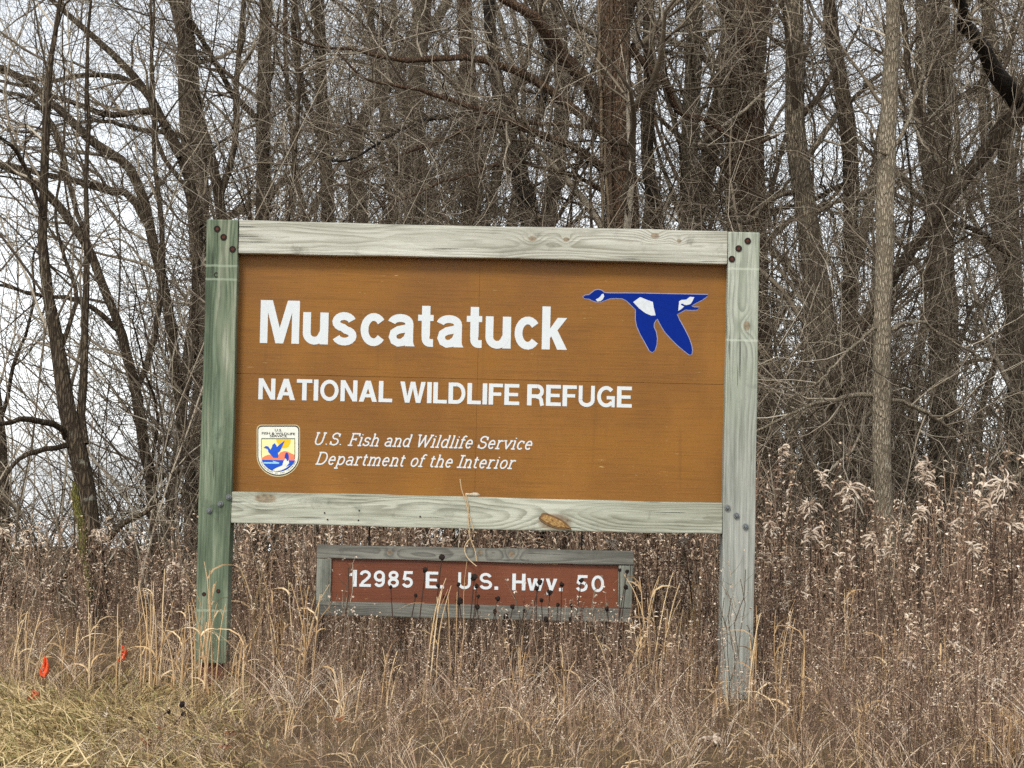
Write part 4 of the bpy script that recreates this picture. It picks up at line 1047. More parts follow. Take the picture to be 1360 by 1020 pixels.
# ------------------------------------------------------------------ dry weeds and grass
M_weed = vary('dry_weeds', [(0, lin(66, 51, 43)), (.28, lin(121, 99, 83)), (.5, lin(170, 142, 119)), (.75, lin(212, 187, 159)), (1, lin(236, 221, 202))], .9, .1)
M_turf = vary('dry_turf', [(0, lin(96, 78, 56)), (.3, lin(150, 128, 90)), (.46, lin(136, 132, 84)), (.58, lin(180, 156, 110)), (.8, lin(202, 178, 132)), (1, lin(226, 206, 164))], .9, .1)
M_straw = vary('straw', [(0, lin(118, 94, 70)), (.5, lin(172, 144, 108)), (1, lin(214, 192, 154))], .85, .15)
M_stem = vary('straw_stem', [(0, lin(150, 116, 80)), (.5, lin(200, 166, 122)), (1, lin(230, 206, 166))], .7, .25)
M_fluff = vary('seed_fluff', [(0, lin(132, 112, 95)), (.5, lin(178, 158, 138)), (1, lin(216, 202, 185))], .95, .05)
M_cone = plain('seed_head', lin(46, 36, 30), .95, .3, 300)
M_stalk = plain('dark_stalk', lin(72, 56, 46), .9, .2, 60)

def strips(base, d0, length, width, curl, rnd, K=3):
    """thin curled leaves: base (N,3), direction d0, curled towards curl"""
    n = len(base); d = unit(d0); p = base.copy(); side = unit(np.cross(d, RNG.normal(size=(n, 3))))
    prof = np.array([.55, 1.0, .12]) if K == 3 else np.interp(np.linspace(0, 1, K), [0, .4, 1], [.7, 1, .1])
    V = np.zeros((n, K, 2, 3))
    for k in range(K):
        V[:, k, 0] = p - side * (width * prof[k] * .5)[:, None]; V[:, k, 1] = p + side * (width * prof[k] * .5)[:, None]
        p = p + d * (length / (K - 1))[:, None]; d = unit(d + curl)
    I = np.arange(n * K * 2).reshape(n, K, 2)
    Q = np.stack([I[:, :-1, 0], I[:, :-1, 1], I[:, 1:, 1], I[:, 1:, 0]], -1).reshape(-1, 4)
    return V.reshape(-1, 3), Q, np.repeat(rnd, K * 2)
def weed_proto(kind):
    h = .8; K = 5
    pts = np.zeros((1, K, 3)); pts[0, :, 2] = np.linspace(0, h, K); pts[0, 1:, :2] = np.cumsum(RNG.normal(size=(K - 1, 2)) * .02, 0)
    r = np.linspace(.0032, .0014, K)[None]
    parts = [tubes(pts, r, 3, np.array([RNG.uniform(.02, .4)]))]
    def on(n, lo, hi):
        t = RNG.uniform(lo, hi, n); return np.stack([np.interp(t, np.linspace(0, 1, K), pts[0, :, c]) for c in range(3)], -1)
    def leaves(n, lo, hi, l, w, up, cl, rlo, rhi):
        a = RNG.uniform(0, 6.28, n); d = np.stack([np.cos(a), np.sin(a), np.full(n, up) + RNG.normal(size=n) * .3], -1)
        c = RNG.normal(size=(n, 3)) * .7 + np.array([0, 0, cl])
        parts.append(strips(on(n, lo, hi), d, RNG.uniform(*l, n), RNG.uniform(*w, n), c, RNG.uniform(rlo, rhi, n)))
    if kind == 'gold':
        leaves(26, .1, .88, (.018, .045), (.004, .009), .2, -1.0, .12, .7)
        m_ = 9; a = RNG.uniform(0, 6.28, m_); lean = RNG.uniform(0, 6.28)
        d = np.stack([np.cos(a) * .8 + math.cos(lean) * .5, np.sin(a) * .8 + math.sin(lean) * .5, np.full(m_, .9)], -1)
        bp = on(m_, .8, 1.0); n_ = 4
        segs = np.zeros((m_, n_, 3)); segs[:, 0] = bp; dd = unit(d)
        for k in range(1, n_):
            segs[:, k] = segs[:, k - 1] + dd * RNG.uniform(.010, .018, m_)[:, None]; dd = unit(dd + np.array([0, 0, -.45]) + RNG.normal(size=(m_, 3)) * .15)
        parts.append(tubes(segs, np.full((m_, n_), .0042) * np.array([.5, 1.1, 1.1, .3]), 3, RNG.uniform(.62, .98, m_)))
        fb = segs.reshape(-1, 3)[RNG.integers(0, m_ * n_, 26)]
        parts.append(strips(fb, RNG.normal(size=(26, 3)), RNG.uniform(.008, .017, 26), RNG.uniform(.004, .008, 26), RNG.normal(size=(26, 3)) * .5, RNG.uniform(.6, 1, 26)))
    elif kind == 'dark':
        leaves(26, .1, .95, (.014, .034), (.004, .008), .3, -.7, .0, .5)
        leaves(10, .85, 1.0, (.01, .03), (.005, .010), .6, .2, .05, .5)
    elif kind == 'leafy':
        leaves(36, .1, 1.0, (.014, .038), (.005, .010), .2, -.9, .2, 1.0)
    elif kind == 'branch':
        b, rb = grow(pts, r, 9, (.4, .95), (.1, .3), (25, 55), .5, .3, .8, 4, rmin=.0012)
        parts.append(tubes(b, rb, 3, RNG.uniform(.05, .45, 9)))
        e = b[:, 1:].reshape(-1, 3); n_ = 30
        parts.append(strips(e[RNG.integers(0, len(e), n_)], RNG.normal(size=(n_, 3)), RNG.uniform(.01, .03, n_), RNG.uniform(.005, .011, n_), RNG.normal(size=(n_, 3)) * .6, RNG.uniform(.2, .95, n_)))
    elif kind == 'grass':
        n_ = 9; a = RNG.uniform(0, 6.28, n_)
        d = np.stack([np.cos(a) * .3, np.sin(a) * .3, np.ones(n_)], -1)
        parts.append(strips(np.stack([RNG.normal(size=n_) * .02, RNG.normal(size=n_) * .02, np.zeros(n_)], -1), d, RNG.uniform(.3, .75, n_), RNG.uniform(.004, .008, n_),
                            np.stack([np.cos(a) * .28, np.sin(a) * .28, np.full(n_, -.12)], -1), RNG.uniform(.45, .95, n_), K=5))
    return merge(parts)
kinds = ['gold'] * 4 + ['dark'] * 3 + ['leafy'] * 3 + ['branch'] * 2 + ['grass'] * 2
PRO = [weed_proto(k) for k in kinds]
def scatter(x, y, h, pick):
    out = []
    for k in set(pick.tolist()):
        s = np.nonzero(pick == k)[0]; V, Q, R = PRO[k]; n = len(s)
        th = RNG.uniform(0, 6.28, n); sc = h[s] / .8
        c, si = np.cos(th), np.sin(th)
        X_ = (V[None, :, 0] * c[:, None] - V[None, :, 1] * si[:, None]) * sc[:, None]; Y_ = (V[None, :, 0] * si[:, None] + V[None, :, 1] * c[:, None]) * sc[:, None]
        Z_ = V[None, :, 2] * sc[:, None]
        ln = RNG.normal(size=(n, 2)) * .10
        X_ = X_ + Z_ * ln[:, :1] + x[s][:, None]; Y_ = Y_ + Z_ * ln[:, 1:] + y[s][:, None]; Z_ = Z_ + gz(x[s], y[s])[:, None] - .01
        v = np.stack([X_, Y_, Z_], -1).reshape(-1, 3)
        q = (Q[None] + (np.arange(n) * len(V))[:, None, None]).reshape(-1, 4)
        patch = .12 * np.sin(x[s] * 2.1 + 1.3 * np.sin(y[s] * 1.9)) * np.sin(y[s] * 2.6 + x[s]) + .07 * np.sin(x[s] * 7 + y[s] * 5)
        r = np.clip(R[None] + (RNG.normal(size=n) * .12 + patch)[:, None], 0, 1).reshape(-1)
        out.append((v, q, r))
    return out
def zone(n, x0, x1, y0, y1, hf, weights, keep=None):
    x = RNG.uniform(x0, x1, n); y = RNG.uniform(y0, y1, n)
    if keep is not None: k = keep(x, y); x, y = x[k], y[k]
    w_ = np.array([weights[k] / kinds.count(k) for k in kinds]); pick = RNG.choice(len(kinds), len(x), p=w_ / w_.sum())
    lumps = 1 + .16 * np.sin(x * 2.3 + y * 1.1) * np.sin(x * .9 - y * 1.7 + 1) + .10 * np.sin(x * 5.1 + 2 * y)
    return scatter(x, y, hf(x, y) * lumps * RNG.uniform(.55, 1.15, len(x)), pick)
def sm01(v): v = np.clip(v, 0, 1); return v * v * (3 - 2 * v)
W1 = dict(gold=.17, dark=.30, leafy=.23, branch=.29, grass=.01)
W2 = dict(gold=.1, dark=.28, leafy=.28, branch=.2, grass=.14)
W3 = dict(gold=.04, dark=.2, leafy=.2, branch=.16, grass=.40)
hb = lambda x, y: .50 + .34 * sm01((x + 2.2) / 1.6) + .02 * sm01((x - .9) / 1.2) + .035 * np.clip(y - 12, -2, 3)
ws = []
inview = lambda x, y: (np.abs(x) < .2267 * y + .9)
posts = lambda x, y: inview(x, y) & ~((np.abs(x + 1.30) < .12) & (y < 10.25)) & ~((np.abs(x - 1.02) < .12) & (y < 10.25))
ws += zone(1280, -3.6, 3.6, 10.17, 11.6, lambda x, y: hb(x, y) * .80, W2, lambda x, y: posts(x, y) & ((x > -1.6) | (y > 10.7 + .25 * np.sin(x * 3))))
ws += zone(1380, -4.3, 4.4, 11.6, 13.6, hb, W1, inview)
ws += zone(640, -5.0, 5.4, 13.6, 16.4, lambda x, y: hb(x, y) * 1.04, W1, inview)
# in front of the sign: upright stems down to the bottom edge, thinner before the posts
W4 = dict(gold=.03, dark=.52, leafy=.18, branch=.16, grass=.11)
near_post = lambda x, y: (np.abs(x / y * 10 - 1.02) < .15) | (np.abs(x / y * 10 + 1.3) < .17)
thin = lambda x, y: inview(x, y) & (~near_post(x, y) | (RNG.random(len(x)) < np.where(x > 0, .4, .2)))
ws += zone(1150, -1.2, 3.0, 8.9, 10.0, lambda x, y: .35 + .04 * sm01((y - 9) / 1) + .12 * sm01((x - 1.15) / .5), W4, thin)
ws += zone(950, -1.2, 2.7, 7.9, 8.9, lambda x, y: .29 + .16 * sm01((x - 1.0) / .5) - .10 * sm01((-x - .1) / .9), W4, thin)
ws += zone(800, -1.1, 2.4, 7.1, 8.0, lambda x, y: .24 + .16 * sm01((x - .6) / .6) - .10 * sm01((-x - .1) / .8), W4, inview)
ws += zone(330, -2.9, -1.1, 9.2, 10.9, lambda x, y: .20 + .12 * sm01(y - 9.4), W3, inview)
ws += zone(260, -1.35, -.9, 7.1, 9.4, lambda x, y: .17 + 0 * x, W3, inview)
v, q, rn = merge(ws)
wo2 = bpy.data.objects.new('dry_weeds', np_mesh('dry_weeds', v, q, rn, False)); COL.objects.link(wo2); wo2.data.materials.append(M_weed)
tag(wo2, 'dense brown winter weeds around and behind the sign', 'weeds', kind='stuff')
# short tangled grass
def turf(n, x0, x1, y0, y1, L_, lo, hi, flat, keep=None):
    x = RNG.uniform(x0, x1, n); y = RNG.uniform(y0, y1, n)
    if keep is not None: k = keep(x, y); x, y = x[k], y[k]
    n = len(x); a = RNG.uniform(0, 6.28, n)
    d = np.stack([np.cos(a), np.sin(a), RNG.uniform(.2, 1.6, n) / flat], -1)
    pt = .5 * np.sin(x * 3.1 + 2 * np.sin(y * 2.3)) * np.sin(y * 4.1 + x * 1.7) + .3 * np.sin(x * 9 + 3 * y) * np.sin(y * 8 - x)
    a = a * .5 + 2.5 * np.sin(x * 2 + y * 1.3); d[:, 0] = np.cos(a); d[:, 1] = np.sin(a)
    lk = np.clip(1 + .5 * pt, .4, 1.5)
    return strips(np.stack([x, y, gz(x, y) - .005], -1), d, RNG.uniform(*L_, n) * lk, RNG.uniform(.003, .0065, n), np.stack([RNG.normal(size=n) * .35, RNG.normal(size=n) * .35, RNG.uniform(-.7, -.1, n)], -1), np.clip(RNG.uniform(lo, hi, n) + .35 * pt, 0, 1), K=4)
tm_ = [turf(16000, -2.9, -.4, 7.1, 10.7, (.06, .20), .05, .95, 1.0, lambda x, y: inview(x, y) & (x / y < -.135 + .035 * RNG.random(len(x)))),
       turf(4200, -2.9, -.9, 7.1, 9.0, (.10, .24), .3, 1.0, 2.5, lambda x, y: inview(x, y) & (x / y < -.13))]
v, q, rn = merge(tm_)
o = bpy.data.objects.new('turf', np_mesh('turf', v, q, rn, False)); COL.objects.link(o); o.data.materials.append(M_turf)
tag(o, 'short yellow-green mown turf at the lower left', 'grass', kind='stuff')
v, q, rn = merge([turf(4500, -1.3, 2.9, 7.1, 10.2, (.05, .16), .0, .8, .8, inview), turf(4000, -4, 4.4, 10.2, 12.5, (.1, .3), .1, .7, .6, inview)])
o = bpy.data.objects.new('dry_grass', np_mesh('dry_grass', v, q, rn, False)); COL.objects.link(o); o.data.materials.append(M_straw)
tag(o, 'low straw-coloured grass in front of the sign', 'grass', kind='stuff')

# ------------------------------------------------------------------ single plants one can pick out
def mk(name, parts, mat, parent, O, smooth=True):
    v, q, rn = merge(parts); o = bpy.data.objects.new(name, np_mesh(name, v - O, q, rn, smooth)); COL.objects.link(o); o.data.materials.append(mat); o.parent = parent; return o
def cone_mesh():
    bm = bmesh.new(); bmesh.ops.create_icosphere(bm, subdivisions=2, radius=1)
    for v in bm.verts:
        n_ = v.co.normalized(); v.co = n_ * (random.uniform(.72, 1.25)); v.co.z *= 1.12
    me = bpy.data.meshes.new('seed_head'); bm.to_mesh(me); bm.free(); me.materials.append(M_cone); return me
CM = [cone_mesh() for _ in range(4)]
def coneflower(px, py, r, label, Y=9.72, group='dark seed heads standing before the address board'):
    top = np.array(P(px, py, Y)); bx = top[0] + random.uniform(-.05, .05); g = float(gz(bx, Y)); O = np.array([bx, Y, g])
    e = empty('coneflower', tuple(O), label, 'flower', group)
    p, rr = resample([(bx, Y, g - .01), (bx + random.uniform(-.02, .02), Y, g + (top[2] - g) * .45), tuple(top)], [.0032, .0026, .0022], 8)
    mk('stem', [tubes(p[None], rr[None], 5)], M_stalk, e, O)
    h = bpy.data.objects.new('seed_head', random.choice(CM)); COL.objects.link(h); h.parent = e; h.location = top - O
    s = r * Y / F; h.scale = (s, s, s); h.rotation_euler = (random.uniform(-.4, .4), random.uniform(-.4, .4), random.uniform(0, 6))
def word_at(px):
    for a, b, t in ((415, 452, 'the left end of the address frame'), (452, 500, 'the figures 129'), (500, 556, 'the figures 85'), (556, 592, 'the letter E'), (592, 634, 'the letter U'), (634, 668, 'the letter S'),
                    (668, 704, 'the letter H'), (704, 722, 'the letter w'), (722, 740, 'the letter y'), (740, 757, 'the full stop after Hwy'), (757, 783, 'the figure 5'), (783, 815, 'the figure 0'), (815, 850, 'the right end of the address frame')):
        if a <= px < b: return t
heads = [(587, 740, 3.8), (565, 757, 3.6), (519, 779.5, 2.6), (552, 791, 2.6), (582, 778, 2.8), (590.5, 793, 2.8), (610, 798, 4.6), (609, 776, 2.8), (630, 767, 4.4), (633, 778, 3), (634, 806, 3.4), (635, 792, 2.4),
         (661, 795, 3.2), (657.5, 812, 3.2), (681, 806, 3.2), (672, 818, 3.8), (697, 811, 2.8), (717, 773.5, 3.4), (713, 781, 3), (719, 797, 2.8), (730, 787, 3.8), (746, 776, 3.2), (741, 803, 2.6), (759, 804, 2.8), (725, 822, 3.8),
         (772, 771, 3.2), (771, 820, 2.8), (758, 822, 2.8), (806, 809, 3.2), (823, 757, 2.4), (833, 759, 2.8), (831, 780, 3.2), (476, 690, 1.8), (431, 681, 1.6)]
bycol = {}
for h_ in heads[:-2]: bycol.setdefault(word_at(h_[0]), []).append(h_)
ordn = ['highest', 'second highest', 'third highest', 'fourth highest', 'fifth highest', 'sixth highest', 'seventh highest']
for wv, hs in bycol.items():
    hs.sort(key=lambda t: t[1])
    for i, h_ in enumerate(hs):
        lab = 'dark dried seed head on a thin stalk before %s' % wv
        if len(hs) > 1: lab = '%s dark seed head before %s' % (ordn[i], wv)
        coneflower(h_[0], h_[1], h_[2], lab)
for (px, py, r_, lab) in ((242, 935, 4.2, 'highest black seed head low in the grass left of the left post foot'), (224, 945, 3, 'leftmost black seed head low in the grass before the left post'), (244, 948, 3.4, 'black seed head just below the highest one left of the left post foot'),
                          (252, 988, 4.4, 'lowest black seed head near the bottom edge below the left post'), (173, 955, 3.2, 'lone black seed head in the mown grass at lower left')):
    coneflower(px, py, r_, lab, 8.6, 'black seed heads in the grass at the lower left')

def bluestem(px, Y, top, n, spread, label, lean=0.0, bend=.25, leafy=10, rscale=1.0):
    X0_ = P(px, 640, Y)[0]; g = float(gz(X0_, Y)); O = np.array([X0_, Y, g]); zt_ = P(px, top, Y)[2]
    e = empty('bluestem_clump', tuple(O), label, 'plant', 'tall straw-coloured grasses around the sign')
    K = 9; H = (zt_ - g) * RNG.uniform(.68, 1.0, n); H[0] = zt_ - g
    pts = np.zeros((n, K, 3)); pts[:, 0] = O + np.stack([RNG.normal(size=n) * spread * .4, RNG.normal(size=n) * .03, np.full(n, -.01)], -1)
    d = np.stack([RNG.normal(size=n) * spread * 1.2 + lean, RNG.normal(size=n) * .06, np.ones(n)], -1); d = unit(d)
    bd = np.stack([RNG.normal(size=n) * bend + lean * .5, RNG.normal(size=n) * bend * .5, -np.abs(RNG.normal(size=n)) * bend * .4], -1)
    for k in range(1, K):
        d = unit(d + bd * (k / K) ** 2 * .5 + RNG.normal(size=(n, 3)) * .03); pts[:, k] = pts[:, k - 1] + d * (H / (K - 1))[:, None]
    r = (RNG.uniform(.0024, .0044, n) * rscale)[:, None] * np.linspace(1.1, .45, K)
    mk('stalks', [tubes(pts, r, 4, RNG.uniform(.2, .95, n))], M_stem, e, O)
    m_ = leafy; i = RNG.integers(0, n, m_); k = RNG.integers(1, K - 1, m_); a = RNG.uniform(0, 6.28, m_)
    dd = np.stack([np.cos(a) * .6, np.sin(a) * .4, np.ones(m_)], -1)
    mk('leaves', [strips(pts[i, k], dd, RNG.uniform(.08, .26, m_), RNG.uniform(.005, .010, m_), np.stack([np.cos(a) * .4, np.sin(a) * .3, -np.full(m_, .42)], -1), RNG.uniform(.2, 1, m_), K=6)], M_stem, e, O)
for q in ((128, 10.2, 790, 3, .02, 'single tall straw stem near the orange marker flags', 0, .1, 5), (163, 10.1, 800, 3, .03, 'thin straw stems beside the half-hidden orange flag', 0, .15, 5),
          (207, 10.0, 752, 9, .05, 'upright straw grass clump between the flags and the left post', 0, .12, 12), (270, 9.75, 792, 6, .05, 'straw stems rising along the left edge of the left post', .02, .1, 8),
          (281, 9.7, 742, 6, .05, 'straw grass clump crossing the foot of the left post', 0, .18, 10), (312, 9.8, 800, 3, .06, 'curved straw stems leaning right from the left post foot', .2, .3, 5),
          (346, 10.6, 722, 8, .06, 'tall straw clump behind the sign between left post and address board', 0, .2, 16), (408, 9.75, 742, 10, .05, 'straw clump arching over the left end of the address board', .03, .22, 12),
          (575, 9.5, 760, 4, .03, 'slanting straw stalk crossing the letter E of the address board', .10, .12, 5), (612, 9.7, 742, 3, .02, 'straight straw stalk rising through the letters U.S.', .01, .08, 4),
          (645, 8.9, 900, 5, .05, 'short arching straw grass below the middle of the address board', .12, .3, 8), (868, 9.9, 752, 12, .07, 'curly straw grass clump right of the address board', .0, .28, 26),
          (895, 10.4, 778, 6, .05, 'thin straw stems left of the right post', 0, .2, 10), (1002, 9.6, 800, 4, .04, 'straw stems along the right edge of the right post foot', .02, .2, 5),
          (965, 9.4, 880, 4, .06, 'short crossing straw stems before the foot of the right post', 0, .35, 5), (1075, 9.3, 832, 3, .02, 'pale straight straw stem right of the right post', 0, .08, 4),
          (1125, 10.8, 770, 4, .03, 'straw stems in the weeds below the pale trunk', 0, .1, 6), (1262, 9.2, 830, 5, .05, 'pale stalks under the plume at lower right', -.02, .2, 6),
          (1335, 8.1, 930, 16, .10, 'orange-tan grass tuft in the lower right corner', .05, .5, 26), (1060, 8.5, 900, 6, .09, 'loose straw stalks at the bottom right of the sign', .1, .3, 8), (760, 9.0, 870, 5, .07, 'slanting straw stalks below the right half of the address board', .06, .3, 6),
          (470, 8.9, 880, 5, .06, 'short straw stalks below the left half of the address board', -.02, .25, 6), (60, 10.3, 858, 5, .06, 'straw tuft behind the bright orange flag', .12, .15, 8),
          (240, 9.9, 800, 6, .05, 'straw clump just left of the left post', .02, .2, 8), (328, 9.6, 840, 6, .06, 'short straw clump right of the left post foot', .05, .25, 8), (375, 10.3, 760, 6, .05, 'straw stems behind the gap left of the address board', 0, .2, 10),
          (520, 9.2, 850, 5, .06, 'straw stems below the figures of the address board', .05, .25, 7), (700, 9.4, 840, 5, .05, 'straw stems below the word Hwy', -.04, .2, 7), (830, 9.3, 830, 6, .06, 'arching straw stems below the right end of the address board', .06, .3, 8),
          (925, 10.5, 760, 7, .06, 'tall straw clump behind the sign near the right post', 0, .2, 12), (1040, 10.0, 790, 5, .05, 'straw stems just right of the right post', .03, .2, 8), (1190, 9.6, 830, 6, .06, 'straw clump low under the pale trunk', 0, .25, 8),
          (1150, 8.4, 920, 7, .08, 'loose straw clump near the bottom right', -.05, .35, 10), (30, 10.5, 800, 7, .07, 'straw clump in the weeds at the far left edge', .03, .2, 10), (95, 10.4, 820, 6, .06, 'straw clump behind the gap between the orange flags', 0, .2, 9),
          (400, 8.4, 930, 6, .08, 'low straw clump at the bottom left of the address board', .05, .35, 9),
          (705, 8.3, 950, 5, .08, 'low straw grass at the bottom middle edge', .05, .4, 8)):
    bluestem(*q)

def goldenrod(px, py, Y, label, size=1.0, lean=1, group='pale seed plumes rising over the weeds'):
    top = np.array(P(px, py, Y)); bx = top[0] - lean * .08 * random.uniform(.3, 1); g = float(gz(bx, Y)); O = np.array([bx, Y, g])
    e = empty('goldenrod', tuple(O), label, 'weed', group)
    base = top - np.array([lean * .03, 0, .03 * size])
    p, rr = resample([(bx, Y, g - .01), (bx + .01, Y, g + (base[2] - g) * .5), tuple(base)], [.0042, .0036, .0025], 9)
    mk('stem', [tubes(p[None], rr[None], 5)], M_stalk, e, O)
    n = 12; a = RNG.uniform(0, 6.28, n); t = RNG.uniform(.25, .9, n)
    lp = np.stack([np.interp(t, np.linspace(0, 1, 9), p[:, c]) for c in range(3)], -1)
    mk('leaves', [strips(lp, np.stack([np.cos(a), np.sin(a), np.full(n, .1)], -1), RNG.uniform(.03, .08, n), RNG.uniform(.006, .013, n), RNG.normal(size=(n, 3)) * .5 + np.array([0, 0, -.8]), RNG.uniform(.1, .6, n))], M_weed, e, O, False)
    m_ = int(20 * size + 6); K = 6
    tt = np.clip(1.0 - np.abs(RNG.normal(size=m_)) * .045, .9, 1); s0 = np.stack([np.interp(tt, np.linspace(0, 1, 9), p[:, c]) for c in range(3)], -1)
    a = RNG.uniform(0, 6.28, m_); d = unit(np.stack([np.cos(a) * .9 + lean * RNG.uniform(-.1, .8, m_), np.sin(a) * .8, RNG.uniform(.1, 1.5, m_)], -1))
    seg = np.zeros((m_, K, 3)); seg[:, 0] = s0; L_ = RNG.uniform(.03, .075, m_) * size
    for k in range(1, K):
        seg[:, k] = seg[:, k - 1] + d * (L_ / (K - 1))[:, None]; d = unit(d + np.array([lean * .10, 0, 0]) + np.array([0, 0, -.5]) * RNG.uniform(.2, 1.3, m_)[:, None] + RNG.normal(size=(m_, 3)) * .22)
    parts = [tubes(seg, np.full((m_, K), .0048) * np.array([.35, .9, 1.15, 1.2, 1.0, .4]), 5, RNG.uniform(.3, 1, m_), lump=.25)]
    fb = seg[:, 1:].reshape(-1, 3); f_ = 150
    parts.append(strips(fb[RNG.integers(0, len(fb), f_)], RNG.normal(size=(f_, 3)), RNG.uniform(.006, .014, f_), RNG.uniform(.003, .006, f_), RNG.normal(size=(f_, 3)) * .4, RNG.uniform(.3, 1, f_)))
    mk('plume', parts, M_fluff, e, O)
for q in ((1046, 588, 12.8, 'highest plume beside the right post', 1.1, 1), (1098, 622, 12.4, 'pale plume standing just left of the pale trunk', 1.1, 1), (1138, 634, 12.0, 'broad plume right in front of the pale trunk', 1.5, 1),
          (1120, 655, 11.8, 'low plume under the broad one before the pale trunk', 1.2, -1), (1068, 660, 12.2, 'plume between the right post and the pale trunk', 1.2, -1), (1160, 645, 12.2, 'drooping plume touching the right side of the pale trunk', 1.1, 1),
          (1222, 608, 12.2, 'tall thin plume right of the pale trunk', 1.2, -1), (1236, 622, 12.0, 'bushy plume beside the tall thin one right of the pale trunk', 1.5, 1), (1228, 668, 11.8, 'nodding plume below the tall thin pair', 1.2, 1),
          (1325, 628, 11.8, 'large nodding plume before the lichen-covered branch', 1.7, -1), (1308, 665, 11.6, 'plume below the large nodding one at right', 1.3, -1), (1352, 690, 11.6, 'plume at the right edge of the picture', 1.3, 1),
          (1270, 690, 11.8, 'plume at the lower end of the lichen-covered branch', 1.2, 1), (1200, 700, 11.6, 'small plume below and right of the pale trunk', 1.0, -1), (1030, 690, 11.6, 'plume touching the right edge of the right post', 1.2, 1),
          (1085, 700, 11.4, 'low plume right of the right post', 1.0, 1), (1150, 705, 11.4, 'low plume at the foot of the pale trunk', 1.1, -1), (1300, 720, 11.2, 'low plume near the right edge under the branch', 1.1, 1),
          (1278, 850, 9.4, 'yellowish flat plume low at the right', 1.2, 1), (1198, 875, 9.2, 'upright plume in the weeds low right of the post', 1.0, -1), (1205, 960, 8.6, 'pale curled plume near the lower right', 1.1, 1), (1330, 900, 8.9, 'curled white plume at the lower right edge', .9, 1),
          (955, 975, 8.3, 'fluffy plume at the bottom below the right post', 1.1, 1), (1010, 1002, 8.1, 'fluffy pair at the bottom edge right of the right post', 1.0, 1), (1066, 995, 8.2, 'white plume at the bottom edge beside the fluffy pair', 1.1, 1),
          (225, 745, 12.2, 'small plume left of the left post', .9, -1), (135, 702, 12.8, 'pale plume before the forked tree at the left', 1.0, 1), (250, 770, 11.6, 'plume against the left edge of the left post', .9, 1), (12, 700, 13.0, 'rusty plume at the far left edge', 1.0, 1),
          (900, 712, 11.0, 'plume under the bottom rail near the right post', 1.2, -1), (820, 716, 11.0, 'plume under the bottom rail above the address board end', 1.1, 1)):
    goldenrod(q[0], q[1], q[2], q[3], q[4] * random.uniform(.7, 1.0), q[5])

# wispy asters with white tufts
def aster(px, Y, top, label, n=5, sp=.05):
    X0_ = P(px, 640, Y)[0]; g = float(gz(X0_, Y)); O = np.array([X0_, Y, g]); zt_ = P(px, top, Y)[2]
    e = empty('aster', tuple(O), label, 'flower', 'wispy asters with white tufts')
    K = 6; pts = np.zeros((n, K, 3)); pts[:, :, 2] = np.linspace(0, 1, K) * ((zt_ - g) * RNG.uniform(.7, 1, n))[:, None]
    pts[:, :, 0] = np.cumsum(RNG.normal(size=(n, K)) * sp * .35, 1); pts[:, :, 1] = np.cumsum(RNG.normal(size=(n, K)) * .012, 1); pts[:, 0] = 0; pts = pts + O
    b, rb = grow(pts, np.full((n, K), .0016), n * 7, (.45, 1), (.04, .12), (30, 65), .3, .3, .8, 4, rmin=.0011)
    mk('stems', [tubes(pts, np.full((n, K), .0017), 4), tubes(b, rb, 3)], M_twig, e, O)
    f_ = 60; tip = b[:, -1][RNG.integers(0, len(b), f_)] + RNG.normal(size=(f_, 3)) * .003
    mk('tufts', [strips(tip, RNG.normal(size=(f_, 3)), RNG.uniform(.007, .013, f_), RNG.uniform(.006, .010, f_), RNG.normal(size=(f_, 3)) * .4, RNG.uniform(.6, 1, f_))], M_fluff, e, O, False)['kind'] = 'stuff'
aster(455, 9.8, 742, 'wispy aster with white tufts over the left end of the address board', 5)
aster(975, 9.75, 738, 'wispy aster with white tufts in front of the right post', 7, .06)
aster(800, 9.8, 765, 'wispy aster with white tufts over the figure 0', 3, .03)
aster(680, 9.8, 772, 'small aster with white tufts before the letter H', 3, .04)

# dried vine hooked over the bottom rail
vp = [trace([(611, 636, 2.2), (613, 650, 2.4), (618, 664, 2.6), (622, 680, 2.6), (627, 698, 2.4), (629, 704, 1.6)], 9.988)[0], trace([(618, 655, 1.6), (622, 672, 1.8), (622, 690, 1.8), (624, 708, 1.6)], 9.992)[0],
      trace([(625, 715, 1.8), (619, 722, 2.6), (617, 731, 2.8), (621, 741, 2.6), (628, 748, 2.2), (633, 752, 1.4)], 10.012)[0], trace([(622, 704, 1.6), (625, 716, 1.6), (631, 732, 1.4), (633, 745, 1.2)], 10.0)[0]]
O = vp[0][0].copy(); parts = []
for p in vp:
    a, b = resample(p, np.full(len(p), .0024), 12); parts.append(tubes(a[None], b[None], 5, np.array([RNG.uniform(.6, 1)])))
v, q, rn = merge(parts); o = bpy.data.objects.new('dried_vine', np_mesh('dried_vine', v - O, q, rn)); COL.objects.link(o); o.location = O; o.data.materials.append(M_straw)
tag(o, 'dried curling vine hanging over the bottom rail down to the address board', 'vine')

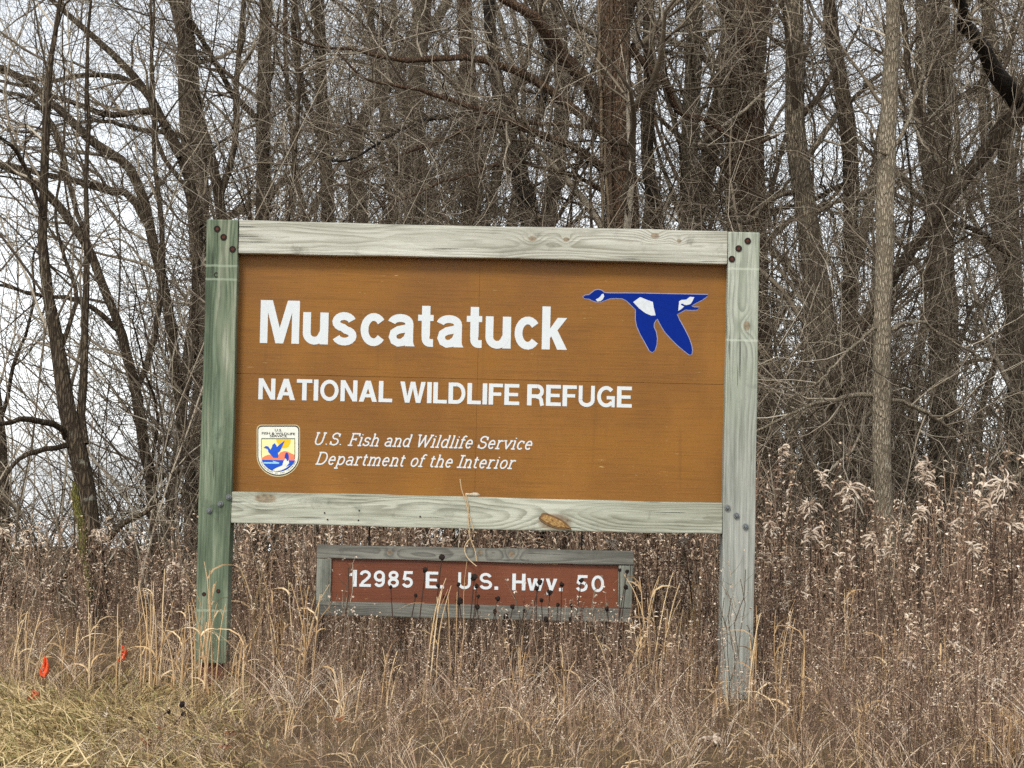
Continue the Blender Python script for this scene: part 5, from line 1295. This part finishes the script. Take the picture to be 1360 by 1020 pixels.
# orange marker flags
NF = Nodes('orange_flag'); NF.b.inputs['Roughness'].default_value = .5
M_flag = NF.done(NF.mix(NF.sm(NF.noise(NF.obj(), 60, 3), .4, .7, 0, .35), lin(232, 98, 56), lin(212, 76, 44)), .5)
M_flag_f = plain('faded_flag', lin(226, 116, 76), .7, .15, 60)
M_wire = plain('flag_wire', lin(110, 84, 62), .5, .1, 80, .5)
def flag(px, ytop, ybot, wid, Y, label, mat, fold):
    top = P(px, ytop, Y); bot = P(px, ybot, Y); g = float(gz(top[0], Y)); O = np.array([top[0], Y, g])
    e = empty('marker_flag', tuple(O), label, 'flag', 'orange utility marker flags in the grass')
    p = np.array([[0, 0, -.05], [.004, .002, (top[2] - g) * .5], [0, 0, top[2] - g + .012]])[None]
    v, q, rn = tubes(p, np.full((1, 3), .0012), 5); w_ = bpy.data.objects.new('wire', np_mesh('wire', v, q, rn)); COL.objects.link(w_); w_.data.materials.append(M_wire); w_.parent = e
    nx, nz = 9, 10; V = np.zeros((nz, nx, 3)); H = top[2] - bot[2]; W_ = wid * Y / F
    for j in range(nz):
        t = j / (nz - 1); ww = W_ * np.interp(t, [0, .15, .35, .75, 1], [.28, .38, .62, 1, .45])
        for i in range(nx):
            u = i / (nx - 1) - .5
            V[j, i] = (u * ww + .004 * fold * math.sin(t * 5), -.003 + .009 * math.sin(u * 9 + t * 2 + fold) + .004 * math.sin(u * 23 + t * 7), top[2] - g - H * t - (.006 * math.cos(u * 5) if j == nz - 1 else 0))
    I = np.arange(nx * nz).reshape(nz, nx); Q = np.stack([I[:-1, :-1], I[:-1, 1:], I[1:, 1:], I[1:, :-1]], -1).reshape(-1, 4)
    f_ = bpy.data.objects.new('pennant', np_mesh('pennant', V.reshape(-1, 3), Q)); COL.objects.link(f_); f_.data.materials.append(mat); f_.parent = e
    md = f_.modifiers.new('thickness', 'SOLIDIFY'); md.thickness = .0008
flag(60, 872, 900, 13, 9.8, 'bright orange marker flag hanging limp at the far left', M_flag, 1)
flag(163, 857, 880, 11, 10.25, 'orange marker flag half hidden by straw stems left of the sign', M_flag, 2)
flag(44, 917, 931, 16, 9.55, 'faded low orange marker flag in the turf at the far left', M_flag_f, 3)

# fallen leaves
M_leaf = plain('fallen_leaf', lin(158, 104, 72), .85, .2, 90)
def leaf(px, py, Y, s, label):
    q = P(px, py, Y); g = float(gz(q[0], Y)); bm = bmesh.new(); n = 20; vs = []
    for i in range(n):
        t = i / n * 2 * math.pi; r_ = s * (.72 + .28 * math.cos(5 * t)) * (1.25 if abs(math.sin(t)) < .5 else .85)
        vs.append(bm.verts.new((r_ * math.cos(t), r_ * math.sin(t) * .7, .25 * s * math.cos(2 * t) + .1 * s * math.sin(3 * t))))
    c = bm.verts.new((0, 0, .03 * s))
    for i in range(n): bm.faces.new((vs[i], vs[(i + 1) % n], c))
    o = obj_bm('fallen_leaf', bm, M_leaf, None); o.location = (q[0], Y, max(q[2], g + .05)); o.rotation_euler = (1.0 + random.uniform(-.3, .3), random.uniform(-.4, .4), random.uniform(0, 6))
    tag(o, label, 'leaf', 'brown fallen leaves in the grass')
leaf(306, 975, 8.2, .022, 'brown fallen leaf in the grass below the left post'); leaf(300, 1005, 7.8, .024, 'brown fallen leaf near the bottom edge below the left post')
leaf(196, 1008, 7.7, .03, 'reddish fallen leaf in the turf at lower left'); leaf(214, 972, 8.2, .018, 'pale fallen leaf in the turf left of the left post foot')
leaf(450, 955, 8.5, .02, 'reddish fallen leaf among the straw below the address board')
